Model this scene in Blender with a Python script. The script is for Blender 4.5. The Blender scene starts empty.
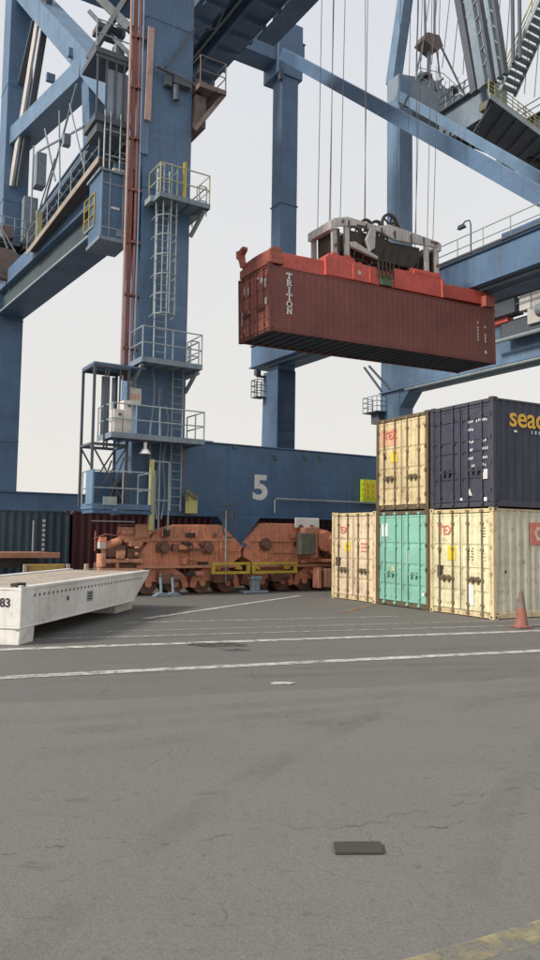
import bpy, bmesh, math, random
from math import sin, cos, pi, radians, atan
from mathutils import Vector, Matrix
random.seed(7)
S = bpy.context.scene
COL = S.collection

# ------------------------------------------------------------------ camera
cam_data = bpy.data.cameras.new('camera')
cam = bpy.data.objects.new('camera', cam_data); COL.objects.link(cam)
cam_data.sensor_fit = 'VERTICAL'; cam_data.sensor_height = 36.0; cam_data.lens = 28.125
cam_data.clip_start = 0.05; cam_data.clip_end = 3000
PITCH, ROLL = atan(56.5/750), radians(0.8)
_f = Vector((0, cos(PITCH), sin(PITCH))); _r = Vector((1, 0, 0)); _u = Vector((0, -sin(PITCH), cos(PITCH)))
_up = _u*cos(ROLL) - _r*sin(ROLL); _rt = _r*cos(ROLL) + _u*sin(ROLL)
M3 = Matrix((_rt, _up, -_f)).transposed()
cam.matrix_world = Matrix.Translation((0, 0, 2.05)) @ M3.to_4x4()
S.camera = cam

# ------------------------------------------------------------------ light
SUN_EL, SUN_AZ = radians(34), Vector((-0.83, -0.56, 0)).normalized()      # towards the sun
w = bpy.data.worlds.new('World'); S.world = w; w.use_nodes = True
nt = w.node_tree; nt.nodes.clear()
out = nt.nodes.new('ShaderNodeOutputWorld'); bg = nt.nodes.new('ShaderNodeBackground')
sky = nt.nodes.new('ShaderNodeTexSky'); sky.sky_type = 'NISHITA'; sky.sun_disc = False
sky.sun_elevation = SUN_EL; sky.sun_rotation = math.atan2(SUN_AZ.x, SUN_AZ.y)
sky.dust_density = 4.0; sky.air_density = 1.0; sky.ozone_density = 1.0
hs = nt.nodes.new('ShaderNodeHueSaturation'); hs.inputs['Saturation'].default_value = 0.3
mx = nt.nodes.new('ShaderNodeMix'); mx.data_type = 'RGBA'; mx.inputs[0].default_value = 0.86
# the even veil of cloud over the sky: slightly warmer near the horizon
tc = nt.nodes.new('ShaderNodeTexCoord'); sp = nt.nodes.new('ShaderNodeSeparateXYZ')
cr = nt.nodes.new('ShaderNodeValToRGB')
cr.color_ramp.elements[0].position = 0.0; cr.color_ramp.elements[0].color = (0.94, 0.90, 0.83, 1)
cr.color_ramp.elements[1].position = 0.6; cr.color_ramp.elements[1].color = (0.775, 0.805, 0.86, 1)
e = cr.color_ramp.elements.new(0.2); e.color = (0.865, 0.85, 0.82, 1)
ns = nt.nodes.new('ShaderNodeTexNoise'); ns.inputs['Scale'].default_value = 2.0; ns.inputs['Detail'].default_value = 3
ml = nt.nodes.new('ShaderNodeMath'); ml.operation = 'MULTIPLY_ADD'; ml.inputs[1].default_value = 0.8; ml.inputs[2].default_value = 9.6
sc = nt.nodes.new('ShaderNodeVectorMath'); sc.operation = 'SCALE'
L = nt.links.new
L(tc.outputs['Generated'], sp.inputs[0]); L(sp.outputs['Z'], cr.inputs[0])
L(tc.outputs['Generated'], ns.inputs['Vector']); L(ns.outputs['Fac'], ml.inputs[0])
L(cr.outputs[0], sc.inputs[0]); L(ml.outputs[0], sc.inputs['Scale'])
L(sky.outputs[0], hs.inputs['Color']); L(hs.outputs[0], mx.inputs[6]); L(sc.outputs[0], mx.inputs[7])
L(mx.outputs[2], bg.inputs['Color']); bg.inputs['Strength'].default_value = 0.085
L(bg.outputs[0], out.inputs['Surface'])

sun_d = bpy.data.lights.new('sun', 'SUN'); sun_d.energy = 3.0; sun_d.angle = radians(10); sun_d.color = (1.0, 0.93, 0.82)
sun = bpy.data.objects.new('sun', sun_d); COL.objects.link(sun)
sdir = Vector((SUN_AZ.x*cos(SUN_EL), SUN_AZ.y*cos(SUN_EL), sin(SUN_EL)))
sun.rotation_euler = (-sdir).to_track_quat('-Z', 'Y').to_euler()
sun.location = (-20, -10, 30)
S.view_settings.view_transform = 'Standard'; S.view_settings.look = 'None'
S.view_settings.exposure = 0.28; S.view_settings.gamma = 1.0; S.view_settings.use_curve_mapping = False
S.cycles.max_bounces = 6

# ------------------------------------------------------------------ materials
def new_mat(name):
    m = bpy.data.materials.new(name); m.use_nodes = True
    n = m.node_tree; b = n.nodes['Principled BSDF']
    return m, n, b
def N(n, t, **kw):
    x = n.nodes.new(t)
    for k, v_ in kw.items(): setattr(x, k, v_)
    return x
def noise(n, coord, scale, detail=5, rough=0.6, stretch=None):
    mp = N(n, 'ShaderNodeMapping')
    if stretch: mp.inputs['Scale'].default_value = stretch
    n.links.new(coord, mp.inputs[0])
    t = N(n, 'ShaderNodeTexNoise'); t.inputs['Scale'].default_value = scale
    t.inputs['Detail'].default_value = detail; t.inputs['Roughness'].default_value = rough
    n.links.new(mp.outputs[0], t.inputs['Vector']); return t.outputs['Fac']
def ramp(n, fac, a, b, ca=(0, 0, 0, 1), cb=(1, 1, 1, 1)):
    r = N(n, 'ShaderNodeValToRGB'); r.color_ramp.elements[0].position = a; r.color_ramp.elements[1].position = b
    r.color_ramp.elements[0].color = ca; r.color_ramp.elements[1].color = cb
    n.links.new(fac, r.inputs[0]); return r.outputs[0]
def mixc(n, fac, a, b, mode='MIX'):
    m = N(n, 'ShaderNodeMix', data_type='RGBA', blend_type=mode)
    for sock, val in ((0, fac), (6, a), (7, b)):
        if hasattr(val, 'is_output'): n.links.new(val, m.inputs[sock])
        elif sock == 0: m.inputs[0].default_value = val
        else: m.inputs[sock].default_value = (*val, 1) if len(val) == 3 else val
    return m.outputs[2]
def math_(n, op, a, b):
    m = N(n, 'ShaderNodeMath', operation=op)
    for i, val in enumerate((a, b)):
        if hasattr(val, 'is_output'): n.links.new(val, m.inputs[i])
        else: m.inputs[i].default_value = val
    return m.outputs[0]
def paint(name, col, rough=0.5, dirt=(0.075, 0.055, 0.04), amt=0.5, streak=0.5, rust=0.0, scale=1.2, var=0.25, metal=0.0, rustcol=(0.11, 0.04, 0.018), dent=0.12, seams=False):
    m, n, b = new_mat(name)
    co = N(n, 'ShaderNodeTexCoord').outputs['Object']
    fine = noise(n, co, scale*5, 6); big = noise(n, co, scale*0.6, 4)
    stv = noise(n, co, 1.0, 5, 0.65, (scale*7, scale*7, scale*0.35))
    c = mixc(n, ramp(n, big, 0.3, 0.75), [x*(1+var*0.55) for x in col], [x*(1-var) for x in col])
    f1 = math_(n, 'MULTIPLY', ramp(n, fine, 0.5, 0.78), amt)
    c = mixc(n, f1, c, dirt)
    f2 = math_(n, 'MULTIPLY', ramp(n, stv, 0.5, 0.74), streak)
    c = mixc(n, f2, c, dirt)
    if rust:
        rn = noise(n, co, scale*3.1, 7, 0.7)
        c = mixc(n, math_(n, 'MULTIPLY', ramp(n, rn, 0.58, 0.66), rust), c, rustcol)
    if seams:
        run = noise(n, co, 1.0, 4, 0.6, (3.4, 3.4, 0.09))
        c = mixc(n, math_(n, 'MULTIPLY', ramp(n, run, 0.60, 0.68), 0.4), c, (0.16, 0.085, 0.055))
        chip = noise(n, co, 2.3, 8, 0.75)
        c = mixc(n, math_(n, 'MULTIPLY', ramp(n, chip, 0.66, 0.70), 0.55), c, (0.12, 0.07, 0.05))
        sx = N(n, 'ShaderNodeSeparateXYZ'); n.links.new(co, sx.inputs[0])
        for ax, per, off in (('Z', 3.1, 0.4), ('X', 4.3, 1.1), ('Y', 4.3, 0.7)):
            fr = math_(n, 'FRACT', math_(n, 'MULTIPLY', math_(n, 'ADD', sx.outputs[ax], off+200), 1.0/per), 0.0)
            c = mixc(n, math_(n, 'MULTIPLY', math_(n, 'LESS_THAN', fr, 0.035/per), 0.45), c, [x*0.55 for x in col])
    n.links.new(c, b.inputs['Base Color'])
    rr = N(n, 'ShaderNodeMapRange'); rr.inputs[3].default_value = rough-0.1; rr.inputs[4].default_value = min(1, rough+0.25)
    n.links.new(fine, rr.inputs[0]); n.links.new(rr.outputs[0], b.inputs['Roughness'])
    b.inputs['Metallic'].default_value = metal
    bp = N(n, 'ShaderNodeBump'); bp.inputs['Strength'].default_value = 0.12; bp.inputs['Distance'].default_value = 0.02
    n.links.new(fine, bp.inputs['Height'])
    dn = N(n, 'ShaderNodeBump'); dn.inputs['Strength'].default_value = dent; dn.inputs['Distance'].default_value = 0.06
    n.links.new(noise(n, co, 1.7, 2), dn.inputs['Height']); n.links.new(bp.outputs[0], dn.inputs['Normal']); n.links.new(dn.outputs[0], b.inputs['Normal'])
    return m

M = {}
M['blue'] = paint('crane_blue_paint', (0.088, 0.165, 0.285), 0.45, (0.07, 0.075, 0.08), 0.35, 0.42, 0.3, seams=True)
M['blue_lit'] = paint('lit_crane_blue_paint', (0.125, 0.215, 0.335), 0.45, (0.085, 0.085, 0.09), 0.35, 0.45, 0.1, seams=True)  # paler crane blue: the light on lit beams is put into the colour
M['navy_beam'] = paint('sill_blue_paint', (0.055, 0.125, 0.23), 0.4, (0.05, 0.055, 0.065), 0.35, 0.35, 0.12, seams=True)
M['steel_dark'] = paint('dark_grating_steel', (0.08, 0.097, 0.122), 0.6, (0.09, 0.06, 0.04), 0.4, 0.3, 0.3)
M['grey_rail'] = paint('galvanised_rail', (0.31, 0.365, 0.385), 0.45, (0.16, 0.13, 0.10), 0.4, 0.3, 0.2, metal=0.2)
M['grey_plate'] = paint('grey_blue_plate', (0.20, 0.255, 0.315), 0.5, (0.1, 0.09, 0.08), 0.5, 0.5, 0.3)
M['brown_plate'] = paint('rusty_platform_plate', (0.175, 0.135, 0.125), 0.7, (0.05, 0.04, 0.035), 0.6, 0.4, 0.6)
M['yellow'] = paint('safety_yellow', (0.52, 0.38, 0.05), 0.5, (0.1, 0.07, 0.04), 0.45, 0.5, 0.4)
M['conduit'] = paint('red_oxide_pipe', (0.27, 0.10, 0.08), 0.55, (0.07, 0.04, 0.035), 0.5, 0.5, 0.2)
M['conduit_pale'] = paint('pale_pink_pipe', (0.45, 0.30, 0.27), 0.55, (0.15, 0.08, 0.07), 0.5, 0.5, 0.1)
M['orange'] = paint('bogie_red_orange', (0.66, 0.265, 0.155), 0.72, (0.13, 0.07, 0.05), 0.6, 0.6, 0.35, 1.6)
M['orange_pale'] = paint('faded_bogie_orange', (0.60, 0.275, 0.175), 0.72, (0.16, 0.09, 0.065), 0.6, 0.6, 0.3, 1.6)
M['grease'] = paint('greasy_dark_steel', (0.035, 0.03, 0.028), 0.6, (0.08, 0.05, 0.035), 0.5, 0.3, 0.3)
M['wheel'] = paint('rail_wheel_steel', (0.20, 0.105, 0.075), 0.55, (0.07, 0.04, 0.03), 0.5, 0.2, 0.5, metal=0.3)
M['white'] = paint('white_paint', (0.74, 0.72, 0.69), 0.5, (0.34, 0.27, 0.21), 0.3, 0.32, 0.3)
M['white_clean'] = paint('clean_white', (0.78, 0.78, 0.76), 0.45, (0.5, 0.47, 0.42), 0.2, 0.2)
M['sign_white'] = paint('sign_white', (0.62, 0.58, 0.54), 0.5, (0.35, 0.3, 0.26), 0.4, 0.3)
M['neon'] = paint('hi_vis_green', (0.50, 0.72, 0.03), 0.5, (0.2, 0.25, 0.03), 0.3, 0.1)
M['black'] = paint('black_rubber', (0.02, 0.02, 0.02), 0.75, (0.06, 0.055, 0.05), 0.4, 0.2)
M['grey_box'] = paint('grey_green_box', (0.15, 0.145, 0.11), 0.6, (0.07, 0.055, 0.04), 0.5, 0.5, 0.3)
M['spread_red'] = paint('spreader_red', (0.60, 0.105, 0.075), 0.45, (0.10, 0.045, 0.035), 0.55, 0.45, 0.25, 1.5)
M['head_grey'] = paint('headblock_grey', (0.54, 0.51, 0.49), 0.6, (0.15, 0.095, 0.075), 0.4, 0.6, 0.3, 1.1)
M['end_red'] = paint('rusty_end_red', (0.36, 0.095, 0.065), 0.55, (0.08, 0.05, 0.04), 0.55, 0.6, 0.4, 2.0)
M['head_dark'] = paint('headblock_dark', (0.055, 0.047, 0.042), 0.6, (0.10, 0.07, 0.05), 0.5, 0.4, 0.4)
M['green'] = paint('machine_green', (0.09, 0.15, 0.075), 0.5, (0.05, 0.05, 0.03), 0.5, 0.4)
M['rope'] = paint('wire_rope', (0.12, 0.12, 0.12), 0.5, amt=0.1, streak=0.0, metal=0.4)
M['glass'] = paint('tinted_glass', (0.24, 0.29, 0.36), 0.12, (0.14, 0.16, 0.18), 0.2, 0.2)
M['deck'] = paint('worn_timber_deck', (0.43, 0.365, 0.30), 0.8, (0.15, 0.10, 0.07), 0.6, 0.2, 0.1, 2.0)
M['brown_deck'] = paint('red_brown_deck', (0.33, 0.155, 0.095), 0.75, (0.09, 0.055, 0.04), 0.6, 0.3, 0.3)
M['mustard'] = paint('mustard_paint', (0.40, 0.26, 0.07), 0.6, (0.1, 0.06, 0.03), 0.6, 0.5, 0.5)
M['cone'] = paint('faded_cone_orange', (0.29, 0.115, 0.085), 0.7, (0.13, 0.07, 0.06), 0.6, 0.6)
M['cone_band'] = paint('dirty_reflective_band', (0.19, 0.145, 0.13), 0.6, (0.12, 0.09, 0.08), 0.6, 0.4)
M['plate'] = paint('dark_plate', (0.055, 0.05, 0.042), 0.7, (0.085, 0.075, 0.06), 0.5, 0.1)
M['lens'] = paint('lamp_glass', (0.7, 0.7, 0.68), 0.2, amt=0.1, streak=0)
M['seaco_yellow'] = paint('yellow_lettering', (0.72, 0.42, 0.05), 0.5, (0.3, 0.18, 0.05), 0.25, 0.2)
M['pale_text'] = paint('grey_white_lettering', (0.62, 0.62, 0.62), 0.5, (0.3, 0.28, 0.27), 0.35, 0.2)
M['red_text'] = paint('faded_red_lettering', (0.60, 0.17, 0.13), 0.6, (0.6, 0.42, 0.3), 0.5, 0.4)
M['pink_patch'] = paint('faded_pink_patch', (0.66, 0.32, 0.22), 0.7, (0.6, 0.42, 0.25), 0.6, 0.4)
M['yellow_label'] = paint('yellow_label', (0.75, 0.60, 0.03), 0.5, (0.5, 0.4, 0.1), 0.3, 0.2)
M['dark_label'] = paint('dark_brown_label', (0.06, 0.045, 0.035), 0.6, amt=0.2, streak=0.1)
M['ink'] = paint('black_ink', (0.03, 0.03, 0.035), 0.6, (0.2, 0.2, 0.2), 0.2, 0.1)
M['gasket'] = paint('door_gasket', (0.04, 0.035, 0.03), 0.8, amt=0.3, streak=0.2)
M['scrap'] = paint('pale_scrap', (0.55, 0.52, 0.47), 0.7)
M['rail_beige'] = paint('beige_handrail', (0.42, 0.40, 0.27), 0.5, (0.16, 0.13, 0.08), 0.4, 0.3, 0.2)
M['bar_olive'] = paint('olive_door_bars', (0.21, 0.165, 0.10), 0.55, (0.09, 0.055, 0.03), 0.6, 0.5, 0.5)
M['frame_olive'] = paint('olive_brown_frame', (0.13, 0.095, 0.055), 0.6, (0.07, 0.04, 0.025), 0.6, 0.5, 0.5)

M['girder_dark'] = paint('shadowy_girder_blue', (0.105, 0.165, 0.26), 0.5, (0.06, 0.055, 0.055), 0.4, 0.4, 0.2)
M['shaded_web'] = paint('shaded_teal_web', (0.045, 0.075, 0.09), 0.5, (0.07, 0.06, 0.05), 0.4, 0.4, 0.2)  # lower web darkened: shade below the upper box put into its colour
M['tan_tray'] = paint('tan_walkway_edge', (0.34, 0.29, 0.24), 0.6, (0.12, 0.08, 0.06), 0.6, 0.3, 0.5)
M['pale_yellow'] = paint('faded_yellow', (0.46, 0.43, 0.17), 0.6, (0.2, 0.2, 0.12), 0.4, 0.4)
# asphalt
def asphalt(name, c1, c2, patch, crack=0.55):
    m, n, b = new_mat(name)
    co = N(n, 'ShaderNodeTexCoord').outputs['Object']
    big = noise(n, co, 0.16, 5, 0.6); mid = noise(n, co, 0.9, 6, 0.62); grit = noise(n, co, 55, 3, 0.7); grit2 = noise(n, co, 11, 5, 0.7)
    band = noise(n, co, 0.5, 5, 0.6, (0.22, 2.2, 1))
    c = mixc(n, ramp(n, big, 0.35, 0.68), c1, c2)
    c = mixc(n, math_(n, 'MULTIPLY', ramp(n, mid, 0.45, 0.75), 0.5), c, patch)
    c = mixc(n, math_(n, 'MULTIPLY', ramp(n, band, 0.5, 0.72), 0.35), c, [x*0.72 for x in c1])
    c = mixc(n, 0.55, c, mixc(n, ramp(n, grit, 0.3, 0.72), [x*0.65 for x in c1], [x*1.38 for x in c1]))
    c = mixc(n, math_(n, 'MULTIPLY', ramp(n, grit2, 0.58, 0.70), 0.5), c, [x*0.5 for x in c1])
    pit = noise(n, co, 3.2, 7, 0.75, (0.5, 1.6, 1))
    c = mixc(n, math_(n, 'MULTIPLY', ramp(n, pit, 0.60, 0.66), 0.55), c, [x*0.55 for x in c1])
    # light stone chips
    vo0 = N(n, 'ShaderNodeTexVoronoi'); vo0.inputs['Scale'].default_value = 16; n.links.new(co, vo0.inputs['Vector'])
    chip = ramp(n, vo0.outputs['Distance'], 0.05, 0.13, (1, 1, 1, 1), (0, 0, 0, 1))
    c = mixc(n, math_(n, 'MULTIPLY', math_(n, 'MULTIPLY', chip, ramp(n, mid, 0.5, 0.62)), 0.45), c, [x*2.1 for x in c1])
    # cracks
    wv = N(n, 'ShaderNodeTexNoise'); wv.inputs['Scale'].default_value = 1.3; wv.inputs['Detail'].default_value = 6; n.links.new(co, wv.inputs['Vector'])
    ad = N(n, 'ShaderNodeVectorMath', operation='MULTIPLY_ADD'); ad.inputs[1].default_value = (1.1, 1.1, 1.1)
    n.links.new(wv.outputs['Color'], ad.inputs[0]); n.links.new(co, ad.inputs[2])
    vo = N(n, 'ShaderNodeTexVoronoi', feature='DISTANCE_TO_EDGE'); vo.inputs['Scale'].default_value = 0.55; n.links.new(ad.outputs[0], vo.inputs['Vector'])
    ck = ramp(n, vo.outputs['Distance'], 0.001, 0.006, (1, 1, 1, 1), (0, 0, 0, 1))
    ckm = math_(n, 'MULTIPLY', ck, ramp(n, noise(n, co, 0.55, 3), 0.46, 0.56))
    c = mixc(n, math_(n, 'MULTIPLY', ckm, crack), c, [x*0.3 for x in c1])
    n.links.new(c, b.inputs['Base Color'])
    b.inputs['Roughness'].default_value = 0.82
    h = math_(n, 'SUBTRACT', math_(n, 'ADD', math_(n, 'MULTIPLY', grit, 0.5), grit2), ckm)
    bp = N(n, 'ShaderNodeBump'); bp.inputs['Strength'].default_value = 0.35; bp.inputs['Distance'].default_value = 0.02
    n.links.new(h, bp.inputs['Height']); n.links.new(bp.outputs[0], b.inputs['Normal'])
    return m
M['asphalt'] = asphalt('asphalt_far', (0.137, 0.132, 0.121), (0.161, 0.156, 0.144), (0.113, 0.108, 0.098), 0.18)
M['asphalt_near'] = asphalt('asphalt_near', (0.157, 0.153, 0.138), (0.180, 0.176, 0.160), (0.136, 0.132, 0.118), 0.12)
def road_paint(name, col, lo, hi):
    m, n, b = new_mat(name)
    co = N(n, 'ShaderNodeTexCoord').outputs['Object']
    f = noise(n, co, 5, 8, 0.72); g = noise(n, co, 0.6, 3)
    c = mixc(n, ramp(n, g, 0.3, 0.7), col, [x*0.75 for x in col])
    n.links.new(c, b.inputs['Base Color']); b.inputs['Roughness'].default_value = 0.75
    n.links.new(ramp(n, f, lo, hi), b.inputs['Alpha'])
    return m
M['line_white'] = road_paint('worn_white_line', (0.60, 0.575, 0.53), 0.33, 0.54)
M['line_faint'] = road_paint('faint_white_line', (0.46, 0.44, 0.40), 0.36, 0.58)
M['line_yellow'] = road_paint('worn_yellow_line', (0.44, 0.38, 0.21), 0.38, 0.68)
M['line_orange'] = road_paint('faint_orange_line', (0.40, 0.24, 0.12), 0.42, 0.62)
M['stain'] = road_paint('oil_stain', (0.06, 0.055, 0.05), 0.40, 0.62)

# ------------------------------------------------------------------ mesh helpers
class MB:
    def __init__(s): s.v = []; s.f = []; s.cuts = []
    def add(s, vs, fs):
        o = len(s.v); s.cuts.append((len(s.v), len(s.f))); s.v += [tuple(x) for x in vs]; s.f += [tuple(i+o for i in q) for q in fs]; return s
    def box(s, x0, x1, y0, y1, z0, z1):
        vs = [(x, y, z) for z in (z0, z1) for y in (y0, y1) for x in (x0, x1)]
        return s.add(vs, [(0, 2, 3, 1), (4, 5, 7, 6), (0, 1, 5, 4), (2, 6, 7, 3), (0, 4, 6, 2), (1, 3, 7, 5)])
    def beam(s, p, q, w, h, up=(0, 0, 1), w2=None, h2=None):
        p = Vector(p); q = Vector(q); d = (q-p).normalized(); upv = Vector(up)
        if abs(d.dot(upv)) > 0.98: upv = Vector((0, 1, 0))
        sd = d.cross(upv).normalized(); uu = sd.cross(d).normalized()
        w2 = w if w2 is None else w2; h2 = h if h2 is None else h2; vs = []
        for c, a, b in ((p, w, h), (q, w2, h2)):
            for i, j in ((-1, -1), (1, -1), (1, 1), (-1, 1)): vs.append(c + sd*(i*a/2) + uu*(j*b/2))
        return s.add(vs, [(0, 3, 2, 1), (4, 5, 6, 7), (0, 1, 5, 4), (1, 2, 6, 5), (2, 3, 7, 6), (3, 0, 4, 7)])
    def tube(s, pts, r, n=7, r2=None):
        pts = [Vector(p) for p in pts]; k = len(pts); vs = []; fs = []
        for i, p in enumerate(pts):
            d = (pts[min(i+1, k-1)] - pts[max(i-1, 0)]).normalized()
            a = Vector((0, 0, 1)) if abs(d.z) < 0.9 else Vector((1, 0, 0))
            x = d.cross(a).normalized(); y = x.cross(d)
            rr = r if r2 is None else r + (r2-r)*i/(k-1)
            for j in range(n):
                t = 2*pi*j/n; vs.append(p + x*(rr*cos(t)) + y*(rr*sin(t)))
        for i in range(k-1):
            for j in range(n):
                a = i*n+j; b = i*n+(j+1) % n; fs.append((a, b, b+n, a+n))
        fs.append(tuple(range(n-1, -1, -1))); fs.append(tuple(range((k-1)*n, k*n)))
        return s.add(vs, fs)
    def prism(s, poly, axis, t0, t1):
        k = len(poly)
        def P(a, b, t): return (t, a, b) if axis == 'x' else ((a, t, b) if axis == 'y' else (a, b, t))
        vs = [P(a, b, t0) for a, b in poly] + [P(a, b, t1) for a, b in poly]
        fs = [tuple(range(k))[::-1], tuple(range(k, 2*k))] + [(i, (i+1) % k, (i+1) % k+k, i+k) for i in range(k)]
        return s.add(vs, fs)
    def ring(s, c, axis, r0, r1, t0, t1, n=24):       # annular disc around axis through c
        vs = []
        def P(r, ang, t):
            a, b = r*cos(ang), r*sin(ang)
            o = (t, a, b) if axis == 'x' else ((a, t, b) if axis == 'y' else (a, b, t))
            return Vector(c)+Vector(o)
        for i in range(n):
            g = 2*pi*i/n
            vs += [P(r0, g, t0), P(r1, g, t0), P(r1, g, t1), P(r0, g, t1)]
        fs = []
        for i in range(n):
            a = 4*i; b = 4*((i+1) % n)
            fs += [(a, a+1, b+1, b), (a+1, a+2, b+2, b+1), (a+2, a+3, b+3, b+2), (a+3, a, b, b+3)]
        return s.add(vs, fs)
    def strip(s, prof, ext):          # open polyline profile extruded by vector ext
        k = len(prof); e_ = Vector(ext)
        vs = [Vector(p) for p in prof] + [Vector(p)+e_ for p in prof]
        return s.add(vs, [(i, i+1, i+1+k, i+k) for i in range(k-1)])
    def build(s, name, mat, parent=None, bevel=0.0, solid=0.0, smooth=False):
        me = bpy.data.meshes.new(name); me.from_pydata(s.v, [], s.f); me.update()
        bm = bmesh.new(); bm.from_mesh(me); bmesh.ops.recalc_face_normals(bm, faces=bm.faces); bm.to_mesh(me); bm.free()
        if smooth:
            for p in me.polygons: p.use_smooth = True
        o = bpy.data.objects.new(name, me); COL.objects.link(o)
        me.materials.append(M[mat] if isinstance(mat, str) else mat)
        if parent: o.parent = parent
        if solid:
            md = o.modifiers.new('solid', 'SOLIDIFY'); md.thickness = solid; md.offset = 0
        if bevel:
            md = o.modifiers.new('bevel', 'BEVEL'); md.width = bevel; md.segments = 2; md.limit_method = 'ANGLE'; md.angle_limit = radians(40)
        return o
def build_each(mb, name, mat, parent=None, **k):      # every added piece becomes an object of its own
    ends = mb.cuts[1:] + [(len(mb.v), len(mb.f))]; res = []
    for (v0, f0), (v1, f1) in zip(mb.cuts, ends):
        p = MB(); p.add(mb.v[v0:v1], [tuple(i-v0 for i in q) for q in mb.f[f0:f1]]); res.append(p.build(name, mat, parent or crane, **k))
    return res
def tag(o, label=None, cat=None, group=None, kind=None):
    if label: o['label'] = label
    if cat: o['category'] = cat
    if group: o['group'] = group
    if kind: o['kind'] = kind
    return o
def empty(name, loc, rotz=0.0, label=None, cat=None, group=None):
    o = bpy.data.objects.new(name, None); COL.objects.link(o); o.location = loc; o.rotation_euler = (0, 0, rotz)
    o.empty_display_size = 0.3
    return tag(o, label, cat, group)
def railing(path, h, parent, mat='grey_rail', mids=1, step=1.2, r=0.024, base=0.0, name='railing'):
    m = MB()
    pts = [Vector(p) for p in path]
    for k in range(mids+1):
        z = h*(1 - k/(mids+1.0))
        m.tube([p + Vector((0, 0, z+base)) for p in pts], r, 6)
    for i in range(len(pts)-1):
        a, b = pts[i], pts[i+1]; n = max(1, int(round((b-a).length/step)))
        for j in range(n + (1 if i == len(pts)-2 else 0)):
            p = a.lerp(b, j/n); m.tube([p, p+Vector((0, 0, h))], r, 6)
    return m.build(name, mat, parent)
def text_mesh(txt, size, parent, loc, rot, mat, name='lettering', bold=0.0, align='LEFT', sx=1.0, spacing=1.0):
    cu = bpy.data.curves.new('txt', 'FONT'); cu.body = txt; cu.size = size; cu.extrude = 0.004; cu.offset = bold; cu.align_x = align
    cu.space_character = spacing
    t = bpy.data.objects.new('txt', cu); COL.objects.link(t)
    dg = bpy.context.evaluated_depsgraph_get(); dg.update()
    me = bpy.data.meshes.new_from_object(t.evaluated_get(dg)); bpy.data.objects.remove(t)
    me.materials.clear(); me.materials.append(M[mat])
    o = bpy.data.objects.new(name, me); COL.objects.link(o)
    o.parent = parent; o.location = loc; o.rotation_euler = rot; o.scale = (sx, 1, 1)
    return o

# ------------------------------------------------------------------ ground and its markings
m = MB(); m.add([(-220, -120, 0), (220, -120, 0), (220, 260, 0), (-220, 260, 0)], [(0, 1, 2, 3)])
tag(m.build('ground', 'asphalt'), kind='structure')
def sheet(name, poly, z, mat):
    m = MB(); m.add([(x, y, z) for x, y in poly], [tuple(range(len(poly)))])
    return tag(m.build(name, mat), kind='structure')
# older, paler asphalt on the near side of a long seam
sa = Vector((-3.18, 9.13)); sb = Vector((4.07, 11.38)); sd = (sb-sa).normalized()
pts = []
for i in range(61):
    t = -30+i*1.2; p = sa+sd*t; jit = 0.05*sin(i*2.1)+0.035*sin(i*5.3+1)
    pts.append((p.x-sd.y*jit, p.y+sd.x*jit))
sheet('asphalt_pavement', [(45, -30), *pts[::-1], (-40, -30)], 0.004, 'asphalt_near')
def line(name, a, b, wd, mat, z=0.008, e0=0, e1=0):
    a = Vector(a); b = Vector(b); d = (b-a).normalized(); a = a-d*e0; b = b+d*e1; nrm = Vector((-d.y, d.x))*wd/2
    n = max(2, int((b-a).length/0.4)); lo = []; hi = []
    for i in range(n+1):
        p = a.lerp(b, i/n); k = 1+random.uniform(-.12, .12)
        lo.append(p-nrm*k); hi.append(p+nrm*(1+random.uniform(-.12, .12)))
    m = MB(); m.add([(p.x, p.y, z) for p in lo+hi], [(i, i+1, i+n+2, i+n+1) for i in range(n)])
    return tag(m.build(name, mat), kind='structure')
line('road_line', (-3.78, 10.80), (5.06, 14.12), 0.24, 'line_white', 0.008, 12, 14)
line('road_line', (-4.69, 13.34), (6.17, 17.2), 0.24, 'line_white', 0.008, 12, 14)
line('road_line', (-3.6, 15.0), (6.52, 18.35), 0.13, 'line_faint', 0.008, 2, 10)
line('road_line', (-3.3, 17.6), (3.4, 19.9), 0.14, 'line_faint', 0.008, 0, 0)
line('road_line', (-3.0, 18.5), (1.10, 26.33), 0.22, 'line_white', 0.012, 0, 0)
line('road_line', (2.12, 20.9), (3.32, 23.5), 0.2, 'line_orange', 0.012, 0.4, 0)
line('road_line', (0.88, 3.82), (1.62, 4.19), 0.17, 'line_yellow', 0.008, 1.2, 9)
def blob(name, cx, cy, rx, ry, mat, z):
    m = MB(); k = 22
    m.add([(cx+rx*(1+0.25*sin(i*2.3)+0.12*sin(i*5.1))*cos(2*pi*i/k), cy+ry*(1+0.25*sin(i*1.7))*sin(2*pi*i/k), z) for i in range(k)], [tuple(range(k))])
    return tag(m.build(name, mat), kind='structure')
def tyre_mat(name, k):
    m, n, b = new_mat(name); co = N(n, 'ShaderNodeTexCoord').outputs['Object']
    b.inputs['Base Color'].default_value = (0.07, 0.066, 0.06, 1); b.inputs['Roughness'].default_value = 0.8
    f = math_(n, 'MULTIPLY', ramp(n, noise(n, co, 0.7, 5), 0.4, 0.66), ramp(n, noise(n, co, 9, 6, 0.7), 0.3, 0.65))
    n.links.new(math_(n, 'MULTIPLY', f, k), b.inputs['Alpha']); return m
M['crack'] = road_paint('crack_fill', (0.075, 0.071, 0.064), 0.48, 0.64)
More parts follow.
